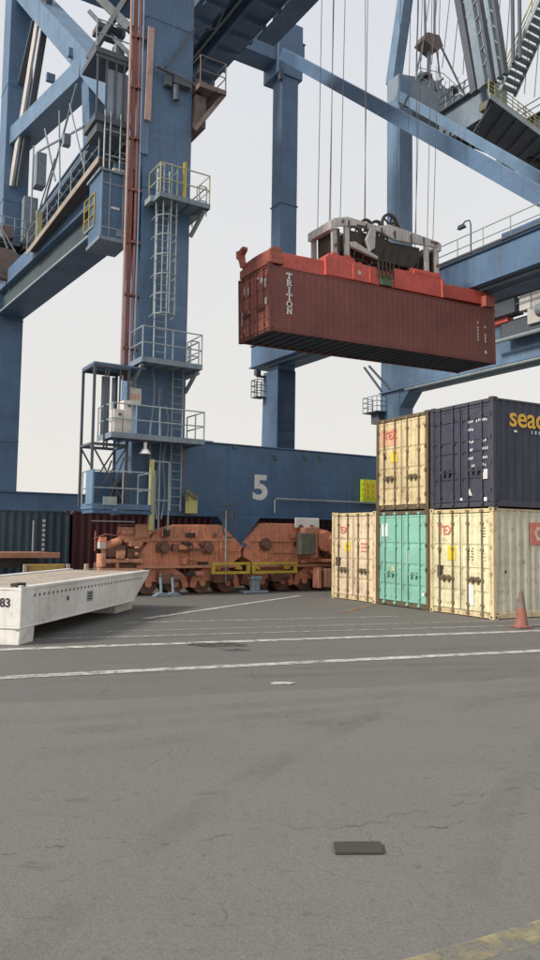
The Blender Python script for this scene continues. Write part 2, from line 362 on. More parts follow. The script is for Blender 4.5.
for pts_, n_ in ((((-1.35, 5.05), (-0.6, 5.2), (0.1, 5.42), (0.75, 5.55), (1.3, 5.9), (2.0, 6.3), (2.9, 6.65)), 60), (((-2.6, 4.6), (-1.9, 4.85), (-1.35, 5.05)), 20), (((0.75, 5.55), (1.1, 5.5), (1.9, 5.75), (2.6, 5.8)), 30)):
    P_ = [Vector(p) for p in pts_]; lo = []; hi = []
    for k in range(n_+1):
        t = k/n_*(len(P_)-1); i_ = min(int(t), len(P_)-2); p = P_[i_].lerp(P_[i_+1], t-i_) + Vector((0, 0.025*sin(k*1.9)+0.05*sin(k*0.43)+random.uniform(-.012, .012)))
        wd_ = random.uniform(.002, .009); lo.append(p-Vector((0, wd_))); hi.append(p+Vector((0, wd_)))
    m = MB(); m.add([(p.x, p.y, 0.0095) for p in lo+hi], [(k, k+1, k+n_+2, k+n_+1) for k in range(n_)])
    tag(m.build('asphalt_crack', 'crack'), kind='structure')
M['tyre'] = tyre_mat('tyre_trace', 0.18)
for i, (x0, y0, ang, cur, wd_) in enumerate(((-9, 5.6, 17, 0.004, .32), (-9, 6.2, 17, 0.004, .32), (-12, 7.4, 22, -0.006, .28), (-12, 8.0, 22, -0.006, .28), (-10, 3.4, 24, 0.002, .35), (-10, 9.6, 19, 0, .3), (-10, 12.0, 21, 0.002, .35), (-1.5, 2.6, 78, -0.03, .26), (0.6, 2.6, 76, -0.03, .26))):
    m = MB(); lo = []; hi = []
    for k in range(60):
        t = k*0.5; a_ = radians(ang)+cur*t; p = Vector((x0+t*cos(a_), y0+t*sin(a_))); q = Vector((-sin(a_), cos(a_)))*wd_/2; lo.append(p-q); hi.append(p+q)
    m.add([(p.x, p.y, 0.014+0.0015*i) for p in lo+hi], [(k, k+1, k+61, k+60) for k in range(59)])
    tag(m.build('tyre_trace', 'tyre'), kind='structure')
line('road_line', (-4.2, 15.7), (2.2, 17.9), 0.10, 'line_faint', 0.008, 2, 6)
blob('oil_stain', -0.95, 14.3, 0.55, 0.28, 'stain', 0.011)
blob('oil_stain', -0.6, 13.7, 0.28, 0.12, 'stain', 0.011)

# ------------------------------------------------------------------ gantry crane number 5 (local x along the rails, y towards the water)
TH = radians(31.5); O5 = (-3.698, 27.309, 0)
crane = empty('gantry_crane', O5, TH, 'blue ship to shore gantry crane marked 5, standing on orange bogies at the left', 'crane', 'gantry cranes')
def part(mb, name, mat, parent=crane, **k): return mb.build(name, mat, parent, **k)

# legs
def leg(b0, b1, a0, a1, h0, h1, mat='blue', parent=crane, ribs=True, inset=0.0):
    m = MB(); m.box(b0, b1, a0, a1, h0, h1)
    if ribs:
        z = h0+2.6
        while z < h1-1:
            m.box(b0-0.025, b1+0.025, a0-0.025, a1+0.025, z, z+0.05); z += 6.4
    return part(m, 'leg', mat, parent, bevel=0.03)
leg(-1.6, 0.28, -0.7, 0.85, 5.42, 38.0)
leg(-3.25, -1.97, 15.0, 16.6, 4.2, 38.0)
# waterside leg with a wider foot
m = MB(); m.box(14.95, 16.35, 16.5, 17.5, 4.2, 13.2)
m.prism([(16.5, 4.2), (18.6, 4.2), (18.35, 13.2), (16.5, 13.2)], 'x', 14.93, 16.37)
m.box(14.98, 16.32, 16.52, 17.7, 13.2, 37.4); m.box(14.9, 16.4, 16.45, 17.8, 24.6, 24.66)
part(m, 'leg', 'blue', bevel=0.03)
leg(14.6, 16.5, -8.1, -6.6, 0.0, 30.0)

# sill beam with the numeral
m = MB(); m.box(-1.75, 19, -0.8, 0.95, 2.78, 5.42)
m.box(-1.8, 19.05, -0.9, 1.05, 2.74, 2.80); m.box(-1.8, 1.35, -0.88, 1.03, 5.42, 5.50); m.box(1.35, 19.05, -0.86, 1.0, 5.425, 5.47)
m.box(-3.05, -1.76, -0.78, -0.1, 2.92, 4.15)
for i in range(5): m.box(2.0+i*1.9, 2.06+i*1.9, -0.815, -0.79, 2.85, 5.4)
sill = part(m, 'sill_beam', 'navy_beam', bevel=0.02)
text_mesh('5', 1.27, sill, (3.06, -0.812, 3.47), (pi/2, 0, 0), 'pale_text', 'numeral', 0.045, sx=1.12)
m = MB(); m.tube([(3.95, -1.0, 2.95), (3.95, -1.0, 3.42), (4.02, -1.0, 3.49), (19, -1.0, 3.49)], 0.035)
for b in (4.4, 6.4, 8.4, 10.4): m.box(b, b+0.06, -1.0, -0.8, 3.45, 3.5)
part(m, 'pipe', 'grey_rail', sill)
m = MB(); m.box(8.2, 9.0, -0.96, -0.82, 3.52, 4.45)
for i in range(4):
    m.box(8.17, 9.03, -1.0, -0.94, 3.54+i*0.235, 3.64+i*0.235)
part(m, 'notice_board', 'neon', sill, bevel=0.01)
m = MB()
for i in range(3): m.box(8.24+i*0.27, 8.44+i*0.27, -1.005, -0.96, 3.66, 4.4)
build_each(m, 'notice_strip', 'yellow_label', sill)
m = MB()
for b, z in ((4.0, 5.0), (2.2, 5.3), (5.4, 5.1), (6.1, 5.15)): m.box(b, b+0.14, -0.86, -0.79, z, z+0.16)
build_each(m, 'bracket', 'steel_dark', sill)
# waterside sill and its bogies
m = MB(); m.box(-9, 22, 15.1, 16.5, 2.9, 4.15); m.box(-9, 22, 15.0, 16.6, 4.15, 4.22)
part(m, 'sill_beam', 'blue', bevel=0.02)
m = MB()
for b0 in (-5.5, 12.2):
    m.prism([(b0, 1.2), (b0+1.2, 2.88), (b0+5.0, 2.88), (b0+6.2, 1.2), (b0+6.2, 0.5), (b0, 0.5)], 'y', 15.4, 16.2)
    for i in range(6): m.tube([(b0+0.6+i, 15.6, 0.33), (b0+0.6+i, 16.0, 0.33)], 0.33, 16)
part(m, 'bogie', 'orange')

# portal beams (rails to water, 13 m up)
m = MB(); m.beam((-1.80, 0.0, 14.98), (-2.68, 15.1, 14.98), 1.25, 0.76)
pb = part(m, 'portal_beam', 'blue', bevel=0.015)
m = MB(); m.beam((-1.62, 0.0, 14.06), (-2.50, 15.1, 14.06), 1.0, 1.1); part(m, 'lower_web', 'shaded_web', pb)
m = MB(); m.beam((-1.72, 0.0, 13.46), (-2.6, 15.1, 13.46), 1.35, 0.1); part(m, 'bottom_flange', 'blue', pb)
m = MB(); m.beam((-2.41, 0.2, 13.47), (-3.28, 15.0, 13.47), 0.02, 0.07); part(m, 'flange_edge', 'grey_rail', pb)
m = MB(); m.box(-2.95, -1.75, 14.0, 17.0, 14.4, 15.8); part(m, 'end_gusset', 'blue_lit', pb, bevel=0.05)
m = MB(); m.beam((-2.68, 0.0, 15.42), (-2.9, 9.2, 14.95), 0.62, 0.06)
wk = part(m, 'walkway', 'brown_plate', pb)
m = MB(); m.beam((-3.0, 0.0, 15.36), (-3.25, 9.2, 14.81), 0.04, 0.24); part(m, 'toe_board', 'tan_tray', wk)
railing([(-3.0, 0.0, 15.3), (-3.25, 9.2, 14.75)], 1.1, wk, step=1.5, r=0.02)
m = MB(); m.box(-2.98, -1.95, -0.35, 1.0, 12.45, 14.8)
cab = part(m, 'machine_cabin', 'navy_beam', bevel=0.03)
m = MB(); m.box(-3.06, -1.9, -0.42, 1.1, 14.8, 14.88); m.box(-3.02, -1.92, -0.40, 1.05, 12.32, 12.45)
for b in (-2.98, -2.7, -2.2, -1.99): m.box(b, b+0.05, -0.385, -0.345, 12.46, 14.79)
for z in (12.75, 14.35): m.box(-2.97, -1.96, -0.375, -0.345, z, z+0.06)
part(m, 'cabin_frame', 'grey_plate', cab)
m = MB(); m.box(-2.62, -2.3, -0.365, -0.345, 13.5, 13.58); part(m, 'name_plate', 'pale_text', cab)
m = MB(); m.box(-2.4, -2.05, -0.37, -0.352, 12.55, 12.74); part(m, 'vent', 'grey_plate', cab)
m = MB(); m.box(-2.55, -2.1, -0.3, 0.2, 14.89, 15.05); part(m, 'roof_box', 'sign_white', cab, bevel=0.03)
m = MB()
for b in (-2.93, -2.72, -2.35): m.tube([(b, -0.38, 14.9), (b, -0.38, 17.0)], 0.03)
for z in (15.4, 16.3): m.tube([(-2.95, -0.38, z), (-1.98, -0.38, z)], 0.024)
for z in (14.95, 15.3, 15.65, 16.0): m.tube([(-2.35, -0.3, z), (-2.02, -0.3, z)], 0.02)
part(m, 'railing', 'grey_rail', cab)
m = MB(); m.beam((-2.75, 0.3, 13.05), (-2.8, 1.3, 13.05), 0.5, 0.06); lnd = part(m, 'landing', 'grey_rail', pb)
railing([(-3.0, 0.3, 13.08), (-3.05, 1.3, 13.08)], 1.15, lnd, 'yellow', 2, 0.5)

# right-hand portal beam with walkway, railing and lamp
m = MB(); m.box(14.42, 16.75, -8.2, 19.2, 13.69, 15.11)
m.box(14.3, 16.85, -8.3, 19.3, 13.61, 13.69); m.box(14.3, 16.85, -8.3, 19.2, 15.11, 15.19)
m.box(15.0, 16.9, -6.4, -2.4, 15.195, 15.9)
for i in range(13): m.box(14.41, 14.5, -7.5+i*2.0, -7.44+i*2.0, 13.7, 15.1)
rb = part(m, 'portal_beam', 'blue', bevel=0.015)
m = MB(); m.box(14.2, 14.32, -8.2, 17.0, 15.20, 15.29); part(m, 'kick_plate', 'steel_dark', rb)
railing([(14.36, -8.2, 15.19), (14.36, 17.0, 15.19)], 1.0, rb, step=1.6)
m = MB(); m.tube([(14.45, -1.08, 15.19), (14.45, -1.08, 16.7), (14.45, -1.0, 16.9), (14.45, -0.75, 16.95), (14.45, -0.55, 16.85)], 0.035)
lp = part(m, 'lamp_post', 'steel_dark', rb)
m = MB(); m.prism([(-0.22, 0), (0.22, 0), (0.13, 0.16), (-0.13, 0.16)], 'x', 14.35, 14.55)
o = part(m, 'lamp_head', 'steel_dark', lp); o.location = (0, -0.51, 16.68)
m = MB(); m.tube([(14.8, -8, 13.54), (14.8, 18, 13.54)], 0.07); m.tube([(15.5, -8, 13.52), (15.5, 18, 13.52)], 0.05); build_each(m, 'pipe', 'grey_plate', rb)
# lamp balcony on the waterside leg
m = MB(); m.box(14.2, 14.95, 17.9, 18.7, 11.45, 11.5); m.box(14.4, 14.95, 18.0, 18.5, 12.9, 12.96); bl = part(m, 'balcony', 'steel_dark')
railing([(14.95, 17.9, 11.5), (14.2, 17.9, 11.5), (14.2, 18.7, 11.5), (14.95, 18.7, 11.5)], 1.15, bl, 'steel_dark', 2, 0.5, 0.03)
m = MB(); m.box(14.15, 14.5, 17.95, 18.3, 12.95, 13.3); part(m, 'floodlight', 'steel_dark', bl)
m = MB(); m.box(13.8, 14.9, 18.2, 18.3, 15.8, 15.9); m.box(13.9, 14.3, 18.1, 18.4, 15.85, 16.1); part(m, 'bracket', 'steel_dark')

# diagonal braces, strut and top cross beam
m = MB(); m.beam((14.7, 15.9, 34.65), (14.7, -6.8, 14.9), 0.74, 0.5, (1, 0, 0)); part(m, 'diagonal_brace', 'blue', bevel=0.02)
m = MB(); m.beam((-2.5, 15.6, 32.1), (-1.2, 0.8, 17.9), 1.0, 1.25, (1, 0, 0)); part(m, 'diagonal_brace', 'blue_lit', bevel=0.02)
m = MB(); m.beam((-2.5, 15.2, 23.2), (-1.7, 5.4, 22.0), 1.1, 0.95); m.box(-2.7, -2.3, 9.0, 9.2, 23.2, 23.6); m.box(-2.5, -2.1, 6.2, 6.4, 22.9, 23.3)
part(m, 'strut', 'blue_lit', bevel=0.02)
m = MB(); m.beam((-1.7, 5.2, 21.6), (-1.7, 4.6, 18.3), 0.7, 0.9); part(m, 'strut', 'blue')
m = MB(); m.beam((-2.45, 10.9, 30.2), (-2.9, 14.9, 20.4), 0.12, 0.85, (0, 1, 0)); part(m, 'stay_bar', 'head_grey')
m = MB(); m.beam((-2.2, 10.3, 30.0), (-2.6, 14.3, 20.2), 0.3, 0.28, (0, 1, 0)); m.beam((-2.2, 12.4, 30.3), (-2.6, 15.0, 26.2), 0.3, 0.3, (0, 1, 0))
build_each(m, 'stay_bar', 'steel_dark')
m = MB(); m.box(-4, 16.9, 16.62, 18.2, 34.6, 36.5); m.box(-4, 16.95, 16.55, 18.27, 36.5, 36.58); m.box(14.6, 16.6, 16.4, 18.4, 33.7, 37.6)
part(m, 'cross_beam', 'blue', bevel=0.03)
m = MB(); m.beam((15.6, 17.3, 37.4), (14.2, 14.5, 52), 0.8, 0.8); m.beam((-2.5, 15.8, 37.8), (-1.4, 13, 52), 0.8, 0.8); build_each(m, 'apex_leg', 'blue')
m = MB(); m.box(14.7, 14.95, 16.3, 16.6, 33.2, 33.9); m.box(16.35, 16.6, 16.6, 16.9, 36.6, 37.0); build_each(m, 'bracket', 'steel_dark')
# twin trolley girders with hangers, walkways and machinery underneath
def girder(b0, b1, side):
    tp = 33.3 if side > 0 else 31.1
    m = MB(); m.box(b0, b1, -14, 52, 30.4, tp); m.box(b0-0.12, b1+0.12, -14, 52, 30.3, 30.4); m.box(b0-0.12, b1+0.12, -14, 52, tp, tp+0.1)
    m.box(b0+0.2, b1-0.2, 16.8, 18.0, tp+0.1, 34.6)
    g = part(m, 'girder', 'girder_dark')
    m = MB(); y = -13.4
    while y < 51:
        m.box(b0-0.02, b1+0.02, y, y+0.08, 30.42, tp-0.02); m.box(b0+0.1, b1+0.1+0.15*random.random(), y+0.4, y+0.55+0.2*random.random(), 30.1-0.12*random.random(), 30.3); y += 1.55
    part(m, 'stiffener', 'girder_dark', g)
    if side > 0:
        m = MB(); m.box(b1+0.12, b1+0.7, -14, 52, 31.0, 31.06); part(m, 'walkway', 'steel_dark', g)
    xs = b1+0.68 if side > 0 else b0-0.08
    railing([(xs, -14, 31.06 if side > 0 else 30.4), (xs, 52, 31.06 if side > 0 else 30.4)], 1.1 if side > 0 else 0.25, g, 'grey_rail', 1, 1.6, 0.03)
    return g
girder(7.6, 8.85, 1); girder(5.2, 6.3, -1)
m = MB(); m.box(6.35, 7.55, -14, 52, 31.2, 31.3); part(m, 'trolley_floor', 'girder_dark')
m = MB(); y = 2.0
while y < 30:
    m.box(6.35, 7.55, y, y+0.3, 32.2, 32.6); y += 4.2
build_each(m, 'cross_tie', 'steel_dark')
m = MB(); m.box(8.95, 10.1, 4.0, 9.6, 29.9, 30.0); m.box(8.95, 10.12, 3.95, 4.0, 29.8, 30.15)
gp = part(m, 'platform', 'girder_dark')
railing([(10.1, 9.6, 30.0), (10.1, 4.0, 30.0), (8.95, 4.0, 30.0)], 1.1, gp, 'pale_yellow', 2, 0.9, 0.035)
m = MB(); m.box(9.0, 9.5, 6.0, 6.8, 30.0, 31.0); m.box(9.1, 9.6, 7.6, 8.2, 30.0, 30.6); build_each(m, 'junction_box', 'sign_white', gp, bevel=0.03)
m = MB()
for y in (2.0, 9.0, 14.0, 20.0): m.beam((8.9, y, 30.3), (7.4, y+3.0, 31.15), 0.14, 0.14); m.tube([(6.9, y, 31.15), (6.9, y+1.6, 30.4), (6.9, y+3.2, 31.15)], 0.06, 8)
build_each(m, 'festoon_cable', 'grey_plate')
m = MB(); m.tube([(7.3, -10, 30.9), (7.3, 40, 30.9)], 0.09, 8); m.tube([(6.6, -10, 31.0), (6.6, 40, 31.0)], 0.06, 8); build_each(m, 'pipe', 'grey_rail')
# trolley over the hoisted container
m = MB(); m.box(4.2, 15.0, -2.2, 4.2, 34.2, 34.9); m.box(5.0, 14.0, -1.2, 3.2, 34.9, 36.4)
tr = part(m, 'trolley', 'steel_dark', bevel=0.03)

# ladders, platforms and machinery on the landside leg
def platform(b0, b1, a0, a1, h, name='platform', rails=True, mat='grey_plate', rmat='grey_rail', rh=1.1):
    m = MB(); m.box(b0, b1, a0, a1, h-0.05, h); m.box(b0-0.02, b1+0.02, a0-0.04, a0-0.005, h-0.13, h+0.05)
    m.box(b0-0.03, b0-0.003, a0, a1, h-0.13, h+0.05); m.box(b1+0.003, b1+0.03, a0, a1, h-0.13, h+0.05)
    b = b0+0.2
    while b < b1-0.1: m.box(b, b+0.05, a0+0.05, a1-0.05, h-0.12, h-0.055); b += 0.5
    p = part(m, name, mat)
    if rails: railing([(b0, a1, h), (b0, a0, h), (b1, a0, h), (b1, a1, h)], rh, p, rmat, 1, 0.9)
    return p
p1 = platform(-1.35, 0.55, -1.75, -0.72, 13.85, rmat='rail_beige')
m = MB(); m.beam((-1.45, -0.75, 13.8), (-1.45, -1.3, 13.8), 0.14, 0.2); m.beam((0.45, -1.6, 13.75), (0.3, -0.75, 13.0), 0.1, 0.14); m.box(0.3, 0.58, -1.0, 0.85, 13.72, 13.8)
part(m, 'bracket', 'grey_rail', p1)
m = MB(); m.beam((-0.42, -1.72, 13.85), (-0.42, -1.72, 15.2), 0.1, 0.1); part(m, 'gate_post', 'yellow', p1)
railing([(0.55, -0.9, 13.85), (0.85, -0.9, 13.85), (0.85, 0.9, 13.85)], 1.1, p1, step=0.7)
p2 = platform(-1.9, 0.3, -1.9, -0.72, 7.95)
railing([(0.3, -1.0, 7.95), (0.62, -1.0, 7.95), (0.62, 0.6, 7.95)], 1.1, p2, step=0.8)
m = MB(); m.beam((0.25, -1.7, 7.85), (0.25, -0.72, 7.2), 0.1, 0.12); m.beam((-1.8, -1.7, 7.85), (-1.8, -0.72, 7.2), 0.1, 0.12); m.box(0.29, 0.68, -1.0, 0.85, 7.86, 7.94)
part(m, 'bracket', 'grey_rail', p2)
p3 = platform(-2.95, 0.35, -2.1, -0.72, 5.3, rh=1.0)
p4 = platform(-3.5, -1.55, -2.1, -0.95, 2.98, mat='blue')
m = MB(); m.box(-3.56, -3.5, -2.16, -1.5, 2.99, 4.1); part(m, 'end_plate', 'blue_lit', p4, bevel=0.01)
m = MB(); m.box(-3.5, -1.5, -2.1, -1.0, 2.72, 2.82); part(m, 'under_plate', 'navy_beam', p4)
m = MB(); m.box(-3.2, -2.75, -2.2, -2.165, 2.98, 3.25); part(m, 'sign_plate', 'grey_rail', p4)
m = MB(); m.beam((-1.5, -2.0, 2.2), (-1.5, -2.0, 4.55), 0.12, 0.14); part(m, 'handrail_post', 'pale_yellow')
m = MB()
for b in (-1.2, -0.85): m.tube([(b, -1.95, 2.2), (b, -1.95, 4.5)], 0.03)
for z in (3.2, 4.5): m.tube([(-1.5, -1.95, z), (-0.85, -1.95, z)], 0.026)
m.tube([(-1.36, -1.9, 2.2), (-1.36, -1.9, 4.2)], 0.05)
part(m, 'access_rail', 'grey_rail')
# caged ladder between the upper platforms
m = MB()
for b in (-1.12, -0.68): m.tube([(b, -0.98, 7.95), (b, -0.98, 15.1)], 0.03)
z = 8.2
while z < 15: m.tube([(-1.12, -0.98, z), (-0.68, -0.98, z)], 0.02); z += 0.27
ld = part(m, 'ladder', 'grey_rail')
m = MB(); hoop = [(-1.28, -0.9), (-1.3, -1.3), (-1.15, -1.6), (-0.9, -1.7), (-0.65, -1.6), (-0.5, -1.3), (-0.52, -0.9)]
for z in (9.7, 10.4, 11.1, 11.8, 12.5, 13.2, 13.9, 15.0): m.tube([(x, y, z) for x, y in hoop], 0.026, 6)
for x, y in hoop[1:6]: m.tube([(x, y, 9.7), (x, y, 15.0)], 0.022, 6)
part(m, 'ladder_cage', 'grey_rail', ld)
m = MB()
for b in (-0.35, 0.05): m.tube([(b, -0.95, 2.9), (b, -0.95, 7.9)], 0.03)
z = 3.1
while z < 7.9: m.tube([(-0.35, -0.95, z), (0.05, -0.95, z)], 0.018); z += 0.3
part(m, 'ladder', 'grey_rail')
# pipes and cables running down the leg
for b, a, r, z0, mt in ((-1.97, -0.55, 0.085, 7.4, 'conduit'), (-2.16, -0.62, 0.05, 7.4, 'conduit_pale'), (-1.8, -0.62, 0.06, 7.4, 'conduit'), (-1.72, -0.72, 0.035, 8.3, 'blue_lit')):
    m = MB(); m.tube([(b, a, z0), (b, a, 38)], r, 8)
    if mt == 'conduit':
        z = 8.5
        while z < 37: m.box(b-0.14, -1.6, a-0.1, a+0.05, z, z+0.08); z += 1.9
    part(m, 'conduit', mt)
m = MB(); m.box(-1.75, -1.45, -0.80, -0.72, 15.6, 19.4); part(m, 'cable_cover', 'blue_lit')
m = MB()
for b, z0, z1, k in ((-1.15, 2.9, 7.9, 0.05), (-0.85, 2.6, 7.2, -0.06), (-0.62, 2.6, 6.6, 0.08)):
    m.tube([(b+k*sin(i*1.1), -1.0-0.1*sin(i*0.6), z1+(z0-z1)*i/9) for i in range(10)], 0.035)
part(m, 'cable', 'grey_plate')
m = MB(); m.box(-2.05, -1.6, -1.15, -1.1, 6.45, 7.05); part(m, 'sign', 'sign_white', bevel=0.01)
m = MB()
for i in range(3): m.box(-1.98+i*0.12, -1.9+i*0.12, -1.156, -1.152, 6.65, 6.85)
part(m, 'sign_mark', 'pink_patch')
m = MB(); m.tube([(-1.75, -2.0, 5.1), (-1.75, -2.0, 4.85)], 0.06, 10, 0.05); m.tube([(-1.75, -2.0, 4.88), (-1.75, -2.0, 4.72)], 0.09, 12, 0.2); part(m, 'floodlight', 'white_clean')
# hoist frame beside the leg
m = MB()
bs = (-3.38, -2.2); as_ = (-1.5, -0.3)
for b in bs:
    for a in as_: m.box(b-0.04, b+0.04, a-0.04, a+0.04, 2.98, 7.6)
for b in (-3.0, -2.9, -2.5): m.box(b-0.025, b+0.025, -1.52, -1.47, 4.9, 7.55)
for z in (4.95, 7.55):
    for a in as_: m.box(-3.42, -2.16, a-0.05, a+0.05, z, z+0.09)
    for b in bs: m.box(b-0.05, b+0.05, -1.5, -0.3, z+0.005, z+0.085)
for a in as_:
    m.beam((-3.34, a, 3.1), (-2.24, a, 4.9), 0.04, 0.05); m.beam((-2.24, a+0.03, 3.1), (-3.34, a+0.03, 4.9), 0.04, 0.05)
    m.beam((-2.8, a-0.03, 3.1), (-2.3, a-0.03, 4.6), 0.04, 0.05)
lf = part(m, 'hoist_frame', 'steel_dark')
m = MB(); m.box(-3.42, -1.62, -1.55, -0.25, 7.64, 7.70); part(m, 'hoist_roof', 'blue', lf)
m = MB(); m.box(-2.75, -2.45, -0.36, -0.34, 5.3, 7.5); m.box(-2.38, -2.25, -0.36, -0.34, 5.3, 7.5); part(m, 'glazing', 'glass', lf)
for b, z in ((-2.86, 0.8), (-2.54, 1.12)):
    m = MB(); m.box(b, b+0.30, -2.0, -1.6, 5.32, 5.32+z)
    m.box(b+0.04, b+0.26, -2.012, -2.0, 5.45, 5.3+z-0.1)
    cbx = part(m, 'cabinet', 'sign_white', bevel=0.015)
    m = MB(); m.box(b+0.15, b+0.25, -2.02, -2.013, 5.32+z-0.22, 5.32+z-0.12); part(m, 'cabinet_vent', 'steel_dark', cbx)
m = MB()
for b in (-2.55, -2.3): m.tube([(b, -1.2, 3.0), (b, -1.2, 3.9)], 0.06, 8); m.box(b-0.1, b+0.1, -1.25, -1.15, 3.5, 3.6)
part(m, 'hoist_motor', 'black')
m = MB(); m.box(0.24, 0.56, -1.3, -0.92, 2.82, 3.3); m.prism([(0.22, 3.3), (0.58, 3.3), (0.46, 3.46), (0.22, 3.55)], 'y', -1.28, -0.95); part(m, 'anchor_box', 'pale_yellow', bevel=0.02)
m = MB(); m.beam((0.06, -1.32, 3.62), (0.52, -1.32, 3.36), 0.12, 0.14); part(m, 'anchor_hood', 'grey_box')
# high platforms on both sides of the leg
pp = platform(0.3, 1.35, -1.3, 0.9, 18.6, mat='brown_plate', rmat='brown_plate')
m = MB(); m.box(0.4, 0.9, -0.6, 0.4, 18.65, 19.2); m.beam((1.3, -1.2, 18.5), (0.3, -0.9, 17.0), 0.15, 0.15); m.box(0.3, 0.75, -0.9, 0.5, 17.2, 18.4); part(m, 'winch_box', 'brown_plate', pp)
m = MB(); m.beam((-0.9, -0.9, 19.0), (0.2, -0.9, 20.9), 0.08, 0.08); m.box(-0.6, 0.1, -1.0, -0.72, 18.5, 18.8); m.tube([(-1.3, -0.95, 18.9), (0.2, -0.95, 18.7)], 0.07); m.box(-0.9, -0.65, -0.95, -0.72, 18.35, 18.75); m.tube([(-0.5, -0.9, 18.45), (-0.45, -0.9, 17.9)], 0.12, 10); part(m, 'junction_box', 'steel_dark', pp)
m = MB(); m.beam((-1.5, -0.9, 20.3), (-1.55, -0.9, 16.8), 0.22, 0.06); part(m, 'cable_chute', 'conduit_pale')
m = MB(); m.box(-3.3, -2.0, -0.4, 0.9, 16.55, 16.8); m.box(-3.2, -2.1, -0.3, 0.8, 16.2, 16.55); pl2 = part(m, 'platform', 'steel_dark')
m = MB()
for b in (-3.28, -2.95, -2.6, -2.3, -2.08): m.box(b, b+0.06, -0.4, -0.34, 16.8, 18.9)
m.box(-3.3, -2.0, -0.41, -0.33, 18.85, 19.0); part(m, 'window_frame', 'steel_dark', pl2)
m = MB(); m.box(-2.9, -2.05, -0.30, -0.26, 16.85, 18.6); part(m, 'window_pane', 'glass', pl2)
m = MB(); m.box(-3.35, -2.0, -0.45, 1.2, 19.0, 19.2); part(m, 'roof_deck', 'steel_dark', pl2)
m = MB(); m.beam((-3.3, 0.6, 19.3), (-2.2, -0.3, 21.6), 0.16, 0.2); m.beam((-2.05, -0.4, 19.3), (-3.2, 1.0, 21.4), 0.14, 0.16); m.box(-3.1, -2.2, 0.2, 0.9, 20.4, 20.6); m.beam((-2.1, -0.4, 20.3), (-3.4, 1.2, 22.6), 0.3, 0.3)
build_each(m, 'brace', 'steel_dark', pl2)
for b0_, a0_, z0_, l_ in ((-3.0, 0.4, 19.2, 0.5), (-2.5, 0.0, 19.2, 0.7), (-2.3, 0.5, 20.6, 0.4)):
    m = MB(); m.box(b0_, b0_+0.35, a0_, a0_+0.4, z0_, z0_+l_); part(m, 'junction_box', 'grey_plate', pl2, bevel=0.02)
railing([(-3.35, -0.45, 19.2), (-2.05, -0.45, 19.2)], 1.0, pl2)
m = MB()
for p, q, r_ in (((-2.6, 3.2, 18.2), (-2.8, 9.4, 19.9), .05), ((-2.6, 7.2, 17.6), (-2.8, 8.6, 20.6), .04), ((-2.6, 9.0, 17.2), (-2.6, 4.4, 20.6), .045), ((-2.6, 3.0, 16.4), (-2.7, 5.0, 20.0), .035), ((-2.7, 6.0, 16.5), (-2.7, 6.6, 20.5), .035), ((-2.7, 10.0, 16.8), (-2.7, 7.0, 18.5), .035), ((-2.7, 11.0, 17.0), (-2.75, 10.8, 20.8), .04)): m.tube([p, q], r_, 6)
build_each(m, 'lattice_bar', 'grey_plate', pb)
m = MB(); m.box(-3.0, -2.7, 4.6, 4.9, 18.0, 18.5); m.box(-2.45, -1.95, 11.4, 12.1, 19.2, 20.9); build_each(m, 'junction_box', 'grey_plate', pb, bevel=0.03)
# platform and cabinets around the far leg
m = MB(); m.box(-3.9, -1.2, 14.0, 15.0, 16.9, 17.0); m.box(-2.3, -1.6, 14.3, 14.9, 17.0, 19.8)
fp = part(m, 'platform', 'grey_plate')
railing([(-3.9, 14.0, 17), (-1.2, 14.0, 17)], 1.3, fp, 'grey_rail', 2, 0.5)
m = MB(); m.box(-1.75, -1.45, 13.9, 14.05, 17.0, 19.0); part(m, 'gate_post', 'pale_yellow', fp)
m = MB()
for mt in ('steel_dark', 'grey_plate', 'brown_plate', 'blue_lit'):
    m = MB()
    for i in range(7):
        b = random.uniform(-4.2, -1.5); z = random.uniform(14.9, 17.3); m.box(b, b+random.uniform(.15, .8), 13.4+random.random()*0.5, 14.9, z, z+random.uniform(.12, .7))
    build_each(m, 'equipment_box', mt, fp, bevel=0.02)
m = MB(); m.beam((-3.8, 14.2, 16.8), (-2.6, 14.2, 14.2), 0.12, 0.1); m.beam((-3.1, 14.1, 16.8), (-3.7, 14.1, 14.6), 0.12, 0.1); m.beam((-4.2, 13.6, 19.0), (-2.8, 13.6, 15.4), 0.08, 0.08); m.beam((-3.9, 13.6, 18.0), (-2.3, 13.6, 15.6), 0.08, 0.08)
build_each(m, 'support_bar', 'grey_rail', fp)
m = MB(); m.tube([(-3.3, 13.3, 15.6), (-3.3, 13.7, 15.6)], 0.8, 20); part(m, 'cable_reel', 'brown_plate', fp)

# hoist ropes
ropes = [(-1.1, 0.9, -0.9), (0, 0, 0)]

